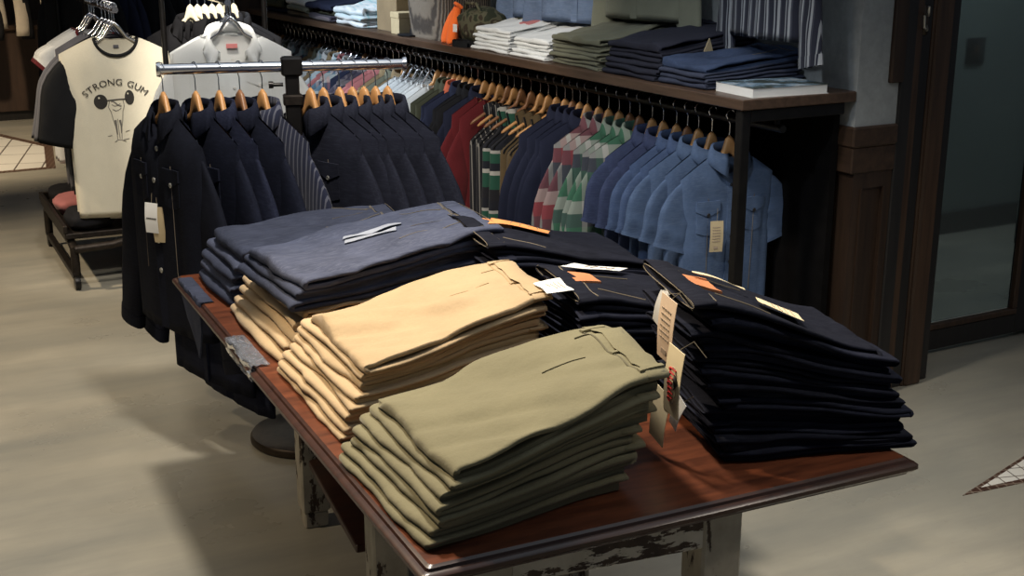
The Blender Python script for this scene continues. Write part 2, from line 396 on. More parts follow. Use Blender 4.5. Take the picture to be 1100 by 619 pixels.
# floor tile inlays
def inlay(name, label, pts, border, matw, matb):
    pts = [Vector((*p, 0)) for p in pts]; c = sum(pts, Vector()) / len(pts)
    o = bpy.data.objects.new(name, None); COL.objects.link(o); struct(o, label)
    m = MB(); n = len(pts)
    inn = [c + (p - c) * border for p in pts]
    vs = [(p.x, p.y, .002) for p in pts] + [(p.x, p.y, .002) for p in inn] + [(p.x, p.y, -.004) for p in pts] + [(p.x, p.y, -.004) for p in inn]
    fs = []
    for k in range(n):
        q = (k + 1) % n
        fs += [(k, q, n + q, n + k), (k, 2 * n + k, 2 * n + q, q), (n + k, n + q, 3 * n + q, 3 * n + k), (2 * n + k, 3 * n + k, 3 * n + q, 2 * n + q)]
    m.add(vs, fs); m.build('border', matb, o, smooth=False)
    m = MB(); vs = [(p.x, p.y, .0018) for p in inn] + [(p.x, p.y, -.004) for p in inn]
    m.add(vs, [tuple(range(n)), tuple(range(2 * n - 1, n - 1, -1))] + [(k, n + k, n + (k + 1) % n, (k + 1) % n) for k in range(n)])
    m.build('tile_field', matw, o, smooth=False); return o
inlay('trim_8', 'white tile diamond with a brown border set in the floor at right', [(2.85, 2.42), (3.40, 2.365), (3.95, 2.63), (3.42, 2.585)], .84, M['tile_white'], M['tile_brown'])
inlay('trim_9', 'white tile star with a brown border set in the floor at far left', [(1.36, 9.30), (1.50, 10.3), (1.22, 11.1), (.2, 11.0), (-.3, 10.2), (.1, 9.25)], .92, M['tile_white_far'], M['tile_brown'])

# ------------------------------------------------------------------ folded garments
def folded(loc, rz, L, W, T, zb, name, label, cat, mat, group=None, seed=0, waist=None, stitch=None, top=False, wid=(1, 1), wrinkle=1.0, flare=.0, seam=None, band=True, pockets=False, patch=None, loops=False, skew=0.0):
    """One garment folded over at local x=0 and lying to x=L. T=(thickness at fold, at open end); zb=(base height at fold, at open end)."""
    rnd = random.Random(seed)
    ox, oy, oz = rnd.uniform(0, 50), rnd.uniform(0, 50), rnd.uniform(0, 50)
    def g(x): return sst(x / L * .9 + .05)
    def Th(x): return lerp(T[0], T[1], g(x))
    def base(x): return lerp(zb[0], zb[1], g(x))
    def ylo(x, ply): return -W / 2 * lerp(wid[0], wid[1], sst(x / L)) + (.006 * noise.noise((x * 9 + ox, ply * 3, oy))) * wrinkle
    def yhi(x, ply):
        w = W / 2 * lerp(wid[0], wid[1], sst(x / L))
        if ply == 0 and flare: w += flare * (sst((x / L - .10) / .42) - .85)
        return w + (.008 * noise.noise((x * 8 + oy, ply * 3, ox))) * wrinkle
    def wob(x, y, ply):
        w = noise.noise((x * 7 + ox, y * 7 + oy, oz)) * .0045 + noise.noise((x * 19 + ox, y * 15 + oy, oz)) * .0016
        if top and ply == 0:
            w += max(0, noise.noise((x * 5 + y * 9 + ox, (x * 2.0 - y * 1.0) * 1.2 + oy, 3.3))) * .024 + abs(noise.noise((x * 7 + y * 15 + oy, (x - y) * 2 + ox, 1.3))) * .011 + noise.noise((x * 12 - y * 16 + ox, 7.7, oz)) * .0028
        return w * wrinkle
    NX = 44 if top else 26; PATH = []
    for k in range(NX): PATH.append(('t', L * (1 - k / (NX - 1) * .97)))
    for k in range(1, 8): PATH.append(('a', k / 8))
    for k in range(NX): PATH.append(('b', L * (.03 + k / (NX - 1) * (.955 + rnd.uniform(-.02, .01)))))
    SEC = []   # (side parameter -1..1, height -1..1, edge inset)
    NT_ = 25 if top else 11
    for k in range(NT_): SEC.append((-.86 + 1.72 * k / (NT_ - 1), 1.0, 0))
    lob = [(.903, .95, 0), (.944, .80, 0), (.977, .55, 0), (.994, .28, 0), (.9995, .10, 0)]
    SEC += lob + [(1.0, 0, 0)] + [(a, -b, 0) for a, b, _ in reversed(lob)]
    for k in range(NT_): SEC.append((.86 - 1.72 * k / (NT_ - 1), -1.0, 0))
    SEC += [(-a, -b, 0) for a, b, _ in lob] + [(-1.0, 0, 0)] + [(-a, b, 0) for a, b, _ in reversed(lob)]
    P = []
    e_sh = [rnd.uniform(-.004, .004)] * 2 + [rnd.uniform(-.010, .004)] * 2; e_sh = [e_sh[0], e_sh[0], e_sh[2], e_sh[2]]
    for kind, q in PATH:
        row = []
        for (sy, sn, _) in SEC:
            if kind == 't': x, ply = q, 0
            elif kind == 'b': x, ply = q, 1
            else: x, ply = L * .03, (0 if q < .5 else 1)
            lo, hi = ylo(x, ply), yhi(x, ply)
            if kind == 'a':
                lo = lerp(ylo(x, 0), ylo(x, 1), q); hi = lerp(yhi(x, 0), yhi(x, 1), q)
            half = (hi - lo) / 2; mid = (hi + lo) / 2
            edge_w = max(Th(x) * .27, .004)
            # push the rounded lobes to a constant physical radius at the edges
            if abs(sy) > .86:
                s_ = 1 if sy > 0 else -1
                y = mid + s_ * (half - edge_w * (1 - (abs(sy) - .86) / .14))
                y += (e_sh[0 if sn >= 0 else 1] if ply == 0 else e_sh[2 if sn >= 0 else 3]) * s_ * sst((abs(sy) - .86) / .14) * wrinkle
            else: y = mid + sy / .86 * (half - edge_w)
            Tx = Th(x); tt = Tx * .5 * .955
            xo = .012 * noise.noise((y * 6 + ox, oz, 2.2)) * wrinkle + .004 * noise.noise((y * 21 + ox, oz, 5.2)) * wrinkle
            if kind == 't':
                z = base(x) + Tx * .75 + sn * tt / 2; px_ = x + xo
            elif kind == 'b':
                z = base(x) + Tx * .25 + sn * tt / 2 * -1; px_ = x + xo
                z = base(x) + Tx * .25 - sn * tt / 2
            else:
                ang = PI * q; rad = Tx * .25
                cx = L * .03; ro = rad + sn * tt / 2
                px_ = cx - math.sin(ang) * max(ro, 0.0015) * (1.25 if sn > 0 else 1) + xo
                z = base(0) + Tx * .5 + math.cos(ang) * ro
            z += wob(px_, y, ply) * (1 if (kind != 'b') else .6)
            px_ += skew * (y / W + .5) * sst(x / L)
            row.append((px_, y, max(z, zb[0] * 0 + .0005 if zb[0] < .001 else z)))
        P.append(row)
    root = thing(name, label, cat, loc, rz, group)
    m = MB(); m.grid(P, cu=True, cap0=True, cap1=True); m.build('cloth_fold', mat, root, angle=180)
    def surf(x, y): return base(x) + Th(x) * (.75 + .2425) + wob(x, y, 0)
    def sk(x, y): return x + skew * (y / W + .5) * sst(x / L)
    def strip(x0, x1, y0, y1, h, nx=8, ny=8):
        top_ = [[(sk(lerp(x0, x1, i / nx), lerp(y0, y1, j / ny)), lerp(y0, y1, j / ny), surf(lerp(x0, x1, i / nx), lerp(y0, y1, j / ny)) + h) for j in range(ny + 1)] for i in range(nx + 1)]
        bot_ = [[(p[0], p[1], p[2] - h - .002) for p in r] for r in top_]
        return top_, bot_
    def line(a, b, r=.0012, n=14):
        return [(sk(lerp(a[0], b[0], k / n), lerp(a[1], b[1], k / n)), lerp(a[1], b[1], k / n), surf(lerp(a[0], b[0], k / n), lerp(a[1], b[1], k / n)) + r * .6) for k in range(n + 1)]
    if band:
        # waistband: an open flattened ring around the top ply
        m = MB(); K = 36; x0, x1 = L - .036, L + .008
        lo, hi = ylo(L, 0), yhi(L, 0); tx = Th(L) * .5
        opn = rnd.uniform(.9, 1.15) if waist is None else waist
        zc = base(L) + Th(L) * .75
        rows = []
        for (xx, ex) in ((x0, .001), (x0 + .003, .0026), (lerp(x0, x1, .5), .003), (x1 - .002, .003), (x1, .0015), (x1 - .001, -.001), (x1 - .012, -.0016), (x1 - .03, -.003)):
            r = []
            for k in range(K):
                a = 2 * PI * k / K; ca, sa = math.cos(a), math.sin(a)
                y = (lo + hi) / 2 + math.copysign(abs(ca) ** .55, ca) * ((hi - lo) / 2 + ex)
                bulge = opn if xx > lerp(x0, x1, .3) else 1.0
                zz = math.copysign(abs(sa) ** .75, sa) * (tx / 2 * bulge + ex)
                r.append((sk(xx, y) + .012 * noise.noise((y * 6 + ox, oz, 2.2)) * wrinkle, y, zc + zz + wob(xx, y, 0)))
            rows.append(r)
        m.grid(rows, cu=True); m.build('waistband', mat, root, angle=180)
    if stitch:
        m = MB()
        lo, hi = ylo(L, 0), yhi(L, 0)
        m.tube(line((L - .040, lo * .9), (L - .040, hi * .9)), .0013, 5)
        tx = Th(L) * .5; zc = base(L) + Th(L) * .75
        m.tube([(sk(L + .008, (lo + hi) / 2 + math.copysign(abs(math.cos(a)) ** .55, math.cos(a)) * (hi - lo) / 2), (lo + hi) / 2 + math.copysign(abs(math.cos(a)) ** .55, math.cos(a)) * (hi - lo) / 2, zc + math.copysign(abs(math.sin(a)) ** .75, math.sin(a)) * (tx / 2) * (1.0 if waist is None else waist) + wob(L, 0, 0)) for a in [2 * PI * k / 30 for k in range(30)]], .0009, 5, closed=True)
        m.build('stitching', stitch, root)
        if top:
            m = MB(); m.tube(line((L - .05, lo * .35), (L * .55, lo * .5)), .0013, 5); m.build('seam', stitch, root)
            m = MB(); m.tube(line((L - .06, hi * .5), (L - .15, hi * .85)), .0013, 5); m.build('pocket_stitching', stitch, root)
    if pockets:
        sm = seam or mat; m = MB(); lo, hi = ylo(L, 0), yhi(L, 0)
        m.slab(*strip(L - .17, L - .085, lo * .10 + .03, lo * .10 + .0315, .0012, 10, 1)); m.build('pocket_welt', sm, root)
        m = MB(); m.slab(*strip(L - .075, L - .045, hi * .55, hi * .55 + .003, .0012, 6, 1)); m.build('dart', sm, root)
        m = MB(); m.slab(*strip(L - .045, L - .042, lo * .82, hi * .86, .0009, 1, 14)); m.build('seam', sm, root)
    if loops:
        lo, hi = ylo(L, 0), yhi(L, 0)
        for yy in (lo * .86, lo * .1, hi * .78):
            m = MB(); m.slab(*strip(L - .046, L + .004, yy - .006, yy + .006, .0045, 5, 2)); m.build('belt_loop', mat, root)
    if patch:
        (x0, x1, y0, y1), pm = patch; m = MB(); m.slab(*strip(x0, x1, y0, y1, .0045, 8, 8)); m.build('leather_patch', pm, root)
    root_surf[root.name] = surf
    return root
root_surf = {}

def stack(loc, rz, n, L, W, T, name, fmt, cat, mats, group, seed, lean=(0, 0), jit=.006, jx=None, zb0=(0, 0), spread=0.0, topkw=None, **kw):
    """n garments, bottom first. fmt builds the label from its place in the stack."""
    z = list(zb0); out = []
    for i in range(n):
        rnd = random.Random(seed * 100 + i)
        f = i / max(1, n - 1)
        off = Vector((lean[0] * f + rnd.uniform(-1, 1) * (jit if jx is None else jx), lean[1] * f + rnd.uniform(-jit, jit), 0)); off.rotate(Matrix.Rotation(rz, 3, 'Z'))
        Ti = (T[0] * rnd.uniform(.92, 1.08), T[1] * rnd.uniform(.9, 1.1))
        k2 = dict(kw)
        if i == n - 1 and topkw: k2.update(topkw)
        place = fmt(n - 1 - i, n)
        o = folded((loc[0] + off.x, loc[1] + off.y, loc[2]), rz + rnd.uniform(-.02, .02), L * rnd.uniform(.97, 1.03), W * (1 + spread * (1 - f)), Ti, tuple(z), name, place, cat,
                   mats[i % len(mats)] if isinstance(mats, (list, tuple)) else mats, group, seed * 100 + i, top=(i == n - 1), **k2)
        out.append(o)
        z[0] += Ti[0] * .985; z[1] += Ti[1] * .985
    return out
def pos_words(k, n):
    if k == 0: return 'topmost'
    if k == n - 1: return 'lowest'
    return ORD[k] + ' from the top'

# ------------------------------------------------------------------ display table
TR = math.radians(-2.65)
tb = thing('display_table', 'low display table with a mahogany top on flaking white painted legs', 'table', (1.27, 2.57, 0), TR)
hw, hl = .507, .972; ZT = .68
prof = [(-.022, .646), (-.014, .647), (-.012, .652), (-.005, .655), (0, .660), (0, .667), (-.004, .671), (-.012, .672), (-.014, .677), (-.020, .680)]
P = []
for off, z in prof:
    a, b = hw + off, hl + off
    r = []
    cr = .008
    for (sx, sy, a0) in ((1, -1, -PI / 2), (1, 1, 0), (-1, 1, PI / 2), (-1, -1, PI)):
        for q in range(4):
            an = a0 + q / 3 * PI / 2
            r.append((sx * (a - cr) + cr * math.cos(an), sy * (b - cr) + cr * math.sin(an), z))
    P.append(r)
m = MB(); m.grid(P, cu=True, cap0=True); m.build('moulded_edge', M['mahogany_edge'], tb, angle=35)
m = MB(); m.grid([[(x, y, .672) for x, y, z in P[-1]], P[-1]], cu=True, cap0=True, cap1=True); m.build('tabletop', M['mahogany'], tb, smooth=False)
# under frame, turned a few degrees to the top
fr = math.radians(-5)
Rf = Matrix.Rotation(fr, 4, 'Z')
def fbox(m, *a): m.box(*a, M=Rf)
fx0, fx1, fy0, fy1 = -.315, .205, -.925, .62
m = MB(); fbox(m, fx0, fx1, fy0, fy0 + .03, .578, .646, .003); m.build('apron', M['flaking'], tb, smooth=False)
m = MB(); fbox(m, fx0, fx1, fy1 - .03, fy1, .578, .646, .003); m.build('apron', M['flaking'], tb, smooth=False)
m = MB(); fbox(m, fx0, fx0 + .03, fy0 + .03, fy1 - .03, .578, .646, .003); m.build('apron', M['flaking'], tb, smooth=False)
m = MB(); fbox(m, fx1 - .03, fx1, fy0 + .03, fy1 - .03, .578, .646, .003); m.build('apron', M['flaking'], tb, smooth=False)
for (lx, ly) in ((fx0, fy0), (fx1 - .08, fy0), (fx0, fy1 - .08), (fx1 - .08, fy1 - .08), (fx0, -.27), (fx1 - .08, -.27)):
    m = MB()
    for (z0, z1, k) in ((0, .05, .006), (.05, .646, 0)):
        fbox(m, lx + k, lx + .08 - k, ly + k - .004, ly + .08 - k - .004, z0, z1, .005)
    m.build('leg', M['worn_paint'], tb, smooth=False)
m = MB()
for k in range(5): fbox(m, fx0 + .02 + k * .09, fx0 + .10 + k * .09, -.02, fy1 - .10, .20, .222, .003)
m.build('lower_shelf', M['mahogany_edge'], tb, smooth=False)

def tloc(X, Y, z=ZT): return (X, Y, z)
def fm(desc, where):
    return lambda k, n: f'{pos_words(k, n)} {desc} {where}'
G1 = 'folded trousers on the table'
# E olive front stack
stack((.750, 1.880, ZT), TR + .03, 7, .415, .385, (.019, .030), 'folded_trousers', lambda k, n: f'{pos_words(k, n)} pair of folded olive trousers in the front corner stack', 'trousers', M['olive'], G1, 11, lean=(.060, .0), spread=.05, jit=.008, jx=.002,
      skew=.045, wid=(1.0, .78), topkw=dict(flare=.08, wid=(1, .76), pockets=True, seam=M['seam_olive'], loops=True, wrinkle=1.25))
# D khaki stack
stack((.797, 2.39, ZT), TR, 8, .42, .41, (.0185, .028), 'folded_trousers', lambda k, n: f'{pos_words(k, n)} pair of folded khaki trousers in the tall tan stack', 'trousers', [M['khaki'], M['khaki_dark']], G1, 12, lean=(.068, .0), spread=.10, jit=.008, jx=.002,
      skew=.045, wid=(1.0, .84), topkw=dict(flare=.075, wid=(1, .80), pockets=True, seam=M['seam_khaki'], loops=True, wrinkle=1.2))
# C khaki low stack with B jeans on top
C_T = (.023, .028)
cs = stack((.84, 2.90, ZT), TR, 5, .50, .47, C_T, 'folded_trousers', lambda k, n: f'{pos_words(k, n)} pair of folded khaki trousers under the washed jeans', 'trousers', [M['khaki_dark'], M['khaki']], G1, 13, lean=(.06, 0), wid=(1, .9), jit=.012, jx=.003, wrinkle=1.3)
bs = stack((.865, 2.86, ZT), TR + .06, 3, .52, .40, (.026, .036), 'folded_jeans', lambda k, n: f'{pos_words(k, n)} pair of washed blue jeans lying on the khaki trousers', 'jeans', [M['blue_denim_dark'], M['blue_denim_dark'], M['blue_denim']], G1, 14, lean=(.02, 0), zb0=(.118, .142), skew=.04, wid=(1, .84), stitch=M['stitch_dim'],
      topkw=dict(flare=.06, wrinkle=1.2, pockets=True, seam=M['stitch_dim']))
# A jeans at the back left corner
stack((.865, 3.325, ZT), TR, 5, .46, .33, (.031, .036), 'folded_jeans', lambda k, n: f'{pos_words(k, n)} pair of washed blue jeans in the back left stack', 'jeans', [M['blue_denim_dark'], M['blue_denim']], G1, 15, lean=(.04, 0), skew=.05, wid=(1, .84), stitch=M['stitch_dim'], topkw=dict(flare=.06, wrinkle=1.2, pockets=True, seam=M['stitch_dim']))
# F tall indigo stack, fold ends to the right
fs = stack((1.800, 1.775, ZT), PI - math.radians(17), 12, .385, .31, (.0165, .0272), 'folded_jeans', lambda k, n: f'{pos_words(k, n)} pair of dark indigo jeans in the tall front right stack', 'jeans', [M['indigo'], M['indigo2']], G1, 16, lean=(.055, .0), spread=.05, jit=.012, wid=(1, .95), waist=.95, wrinkle=1.35,
      topkw=dict(wrinkle=.55, stitch=M['stitch'], waist=1.35, patch=((.29, .34, -.05, .04), M['patch']), flare=.03))
# G middle indigo stack
gs = stack((1.76, 2.18, ZT), TR + PI - .13, 8, .42, .29, (.020, .0295), 'folded_jeans', lambda k, n: f'{pos_words(k, n)} pair of dark indigo jeans in the middle stack', 'jeans', [M['indigo'], M['indigo2']], G1, 17, lean=(.02, .0), jit=.014, wid=(1, .95), waist=1.0, wrinkle=1.35,
      topkw=dict(wrinkle=.6, stitch=M['stitch'], waist=1.3, patch=((.33, .388, -.05, .035), M['patch'])))
# H back indigo stack
hs = stack((1.82, 2.68, ZT), TR + PI - .12, 8, .42, .36, (.020, .031), 'folded_jeans', lambda k, n: f'{pos_words(k, n)} pair of dark indigo jeans in the back right stack', 'jeans', [M['indigo'], M['indigo2']], G1, 18, lean=(.03, .0), jit=.016, wid=(1, .95), waist=1.0, wrinkle=1.35,
      topkw=dict(wrinkle=.6, stitch=M['stitch'], waist=1.25, patch=((.315, .376, -.10, .0), M['patch_bright'])))

# paper tags and flashers on the stacks
def flat_tag(parent_obj, name, label, cat, poly, mat, h=.004, marks=None):
    """a card lying on the top garment; poly in that garment's local frame"""
    surf = root_surf[parent_obj.name]
    o = thing(name, label, cat, parent_obj.location, parent_obj.rotation_euler.z)
    (x0, x1, y0, y1, skew) = poly; nx, ny = 16, 12; m = MB()
    T_ = [[(lerp(x0, x1, i / nx) + skew * j / ny, lerp(y0, y1, j / ny), 0) for j in range(ny + 1)] for i in range(nx + 1)]
    T_ = [[(x, y, surf(x, y) + h + .0035) for x, y, _ in r] for r in T_]
    m.slab(T_, [[(x, y, z - .0012) for x, y, z in r] for r in T_]); m.build('card', mat, o)
    if marks:
        m = MB()
        for (a, b, c_, d) in marks:
            pts = [(lerp(x0, x1, a) + skew * b, lerp(y0, y1, b)), (lerp(x0, x1, c_) + skew * d, lerp(y0, y1, d))]
            m.tube([(lerp(pts[0][0], pts[1][0], k / 6), lerp(pts[0][1], pts[1][1], k / 6), surf(lerp(pts[0][0], pts[1][0], k / 6), lerp(pts[0][1], pts[1][1], k / 6)) + h + .004) for k in range(7)], .0012, 4)
        m.build('printing', M['ink_grey'], o)
    return o
mk = [(.2, .2, .2, .8), (.35, .2, .35, .7), (.5, .25, .5, .8), (.65, .2, .65, .6)]
flat_tag(fs[-1], 'paper_flasher', 'cream paper flasher lying on the tall front right jeans stack', 'paper tag', (.12, .205, .0, .085, .02), M['paper'], .008, mk)
flat_tag(fs[-1], 'paper_strip', 'thin cream paper strip on top of the tall front right jeans stack', 'paper tag', (.21, .32, -.05, -.04, .0), M['paper'], .011)
flat_tag(hs[-1], 'orange_flasher', 'long orange card lying across the back right jeans stack', 'paper tag', (.19, .35, -.06, .01, .03), M['patch_bright'], .006, mk)
flat_tag(gs[-1], 'white_price_card', 'white and red card at the waist of the middle jeans stack', 'paper tag', (.42, .48, .02, .11, .0), M['paper_white'], .006, mk)
flat_tag(gs[-1], 'crumpled_label', 'crumpled pale label strip on top of the middle jeans stack', 'paper tag', (.20, .33, -.13, -.09, .05), M['paper_white'], .008, mk)
flat_tag(bs[-1], 'white_size_strip', 'white clear size sticker on the washed blue jeans, rear of two', 'sticker', (.20, .36, .035, .055, .01), M['sticker'], .0008)
flat_tag(bs[-1], 'white_size_strip', 'white clear size sticker on the washed blue jeans, front of two', 'sticker', (.19, .33, .0, .022, .01), M['sticker'], .0008)
flat_tag(hs[4], 'small_orange_label', 'small orange label sticking out beside the washed blue jeans', 'paper tag', (.40, .48, -.06, .0, .0), M['patch_bright'], .004)

def card(name, label, loc, rot, w, h, mat, extra=None, string=None, cut=0.0, t=.0012):
    o = bpy.data.objects.new(name, None); COL.objects.link(o); o.location = loc; o.rotation_euler = rot
    tag(o, label, 'hang tag')
    m = MB(); n = 8
    top_ = [[(lerp(-w / 2, w / 2, j / 4), -t - .004 * math.sin(i / n * PI), -h * i / n) for j in range(5)] for i in range(n + 1)]
    if cut:
        top_[0][0] = (top_[0][0][0] + cut, top_[0][0][1], top_[0][0][2]); top_[0][4] = (top_[0][4][0] - cut, top_[0][4][1], top_[0][4][2])
    m.slab(top_, [[(x, y + t, z) for x, y, z in r] for r in top_]); m.build('card', mat, o)
    if extra: extra(o, w, h, t)
    if string:
        m = MB(); m.tube([(0, 0, -.006)] + string, .0009, 5); m.build('string', M['stitch'], o)
    return o
def yc(z, h, t): return -t - .004 * math.sin(-z / h * PI) - .0008
def logo(o, w, h, t):
    # rounded emblem of red script strokes with a dark mark and a fine oval outline
    m = MB()
    pts = []
    for k in range(90):
        f = k / 89; z = -h * (.28 + .50 * f) - .0022 * math.sin(f * 44 + 1.2)
        x = w * (-.02 - .08 * math.sin(f * PI) + (.22 if k < 16 else .15) * math.sin(f * 44) + .03 * math.sin(f * 11))
        pts.append((x, yc(z, h, t) + .0004, z))
    m.tube(pts, .0019, 5); m.build('emblem_script', M['ink_red'], o)
    m = MB(); m.tube([(w * (.12 + .14 * math.sin(f * 3)), yc(-h * (.38 + .2 * f), h, t), -h * (.36 + .22 * f)) for f in [k / 10 for k in range(11)]], [.001, .0025, .0045, .005, .0055, .004, .0045, .003, .002, .0015, .001], 6); m.build('emblem_mark', M['ink'], o)
    m = MB(); m.tube([(w * .28 * math.cos(a) + w * .02, yc(-h * (.54 + .27 * math.sin(a)), h, t), -h * (.54 + .27 * math.sin(a))) for a in [2 * PI * k / 30 for k in range(30)]], .0007, 4, closed=True); m.build('emblem_outline', M['ink_grey'], o)
def grid_print(o, w, h, t):
    m = MB(); rnd = random.Random(9)
    for r in range(4):
        for k in range(6):
            x = w * (-.28 + .16 * r); z = -h * (.2 + .09 * k)
            m.box(x - .003, x + .003, yc(z, h, t) - .0002, yc(z, h, t) + .0006, z - .0018, z + .0018)
    m.box(-.2 * w, .12 * w, yc(-h * .86, h, t) - .0002, yc(-h * .86, h, t) + .0006, -h * .90, -h * .82)
    m.build('printing', M['ink_grey'], o, smooth=False)
tyaw = math.radians(-94)
card('hang_tag', 'beige printed hang tag, uppermost of those beside the tall jeans stack', (1.300, 1.800, 1.000), (math.radians(3), math.radians(10), tyaw), .053, .130, M['paper_pink'], grid_print, [(.02, .01, .02), (.05, .02, .0)])
card('hang_tag', 'white tag corner showing behind the beige printed hang tag', (1.312, 1.825, 1.004), (0, math.radians(24), tyaw), .036, .080, M['paper_white'], None, [(.02, .01, .01), (.06, .02, 0)], cut=.016)
card('hang_tag', 'cream hang tag with a red script emblem beside the tall jeans stack', (1.290, 1.758, .917), (math.radians(2), math.radians(9), tyaw), .053, .138, M['paper'], logo, [(.02, .02, .02), (.05, .03, .0)])
card('hang_tag', 'plain cream tag hanging below the red emblem tag', (1.302, 1.808, .815), (0, math.radians(14), tyaw), .053, .110, M['paper'], None, [(.02, .01, .02)])
card('hang_tag', 'small grey tag peeping out right of the red emblem tag', (1.312, 1.765, .81), (0, math.radians(28), tyaw), .028, .07, M['paper_white'], None, [(.01, .01, .02)])

# crumpled plastic sleeve over the table edge and the denim leg hanging off the corner
m = MB(); rnd = random.Random(3); rows = []
for i in range(16):
    r = []
    for j in range(12):
        f = i / 15; g = j / 11
        y = lerp(-.13, .11, f); d = g * .085
        x = .03 - min(d, .042) ; z = -max(0, d - .042) * .9
        k = .018 * noise.noise((f * 5, g * 4, 1.1)) + .012 * noise.noise((f * 11, g * 9, 4))
        r.append((x - abs(k) * .8 - .002, y, z + .004 + abs(k) * .9))
    rows.append(r)
m.slab(rows, [[(x, y, z - .001) for x, y, z in r] for r in rows])
o = m.build('plastic_sleeve', M['plastic']); o.location = (.792, 2.80, ZT); o.rotation_euler.z = TR
tag(o, 'crumpled clear plastic sleeve hanging over the left table edge', 'plastic sleeve')
m = MB(); rows = []
for i in range(14):
    r = []
    for j in range(14):
        f = i / 13; g = j / 13
        y = lerp(-.17, .10, f); d = g * .20 * (1 - .85 * f ** 1.0 * (g > .2)) if False else g * (.06 + .17 * (1 - f) * min(1, f * 6 + .3))
        x = .025 - min(d, .035); z = -max(0, d - .035)
        k = .006 * noise.noise((f * 4, g * 4, 8))
        r.append((x - .003 - abs(k), y, z + .005 + abs(k) * .3))
    rows.append(r)
m.slab(rows, [[(x + .004, y, z - .003) for x, y, z in r] for r in rows])
o = m.build('denim_flap', M['blue_denim_dark']); o.location = (.822, 3.40, ZT); o.rotation_euler.z = TR
tag(o, 'loose denim corner hanging over the back left table corner', 'denim cloth')

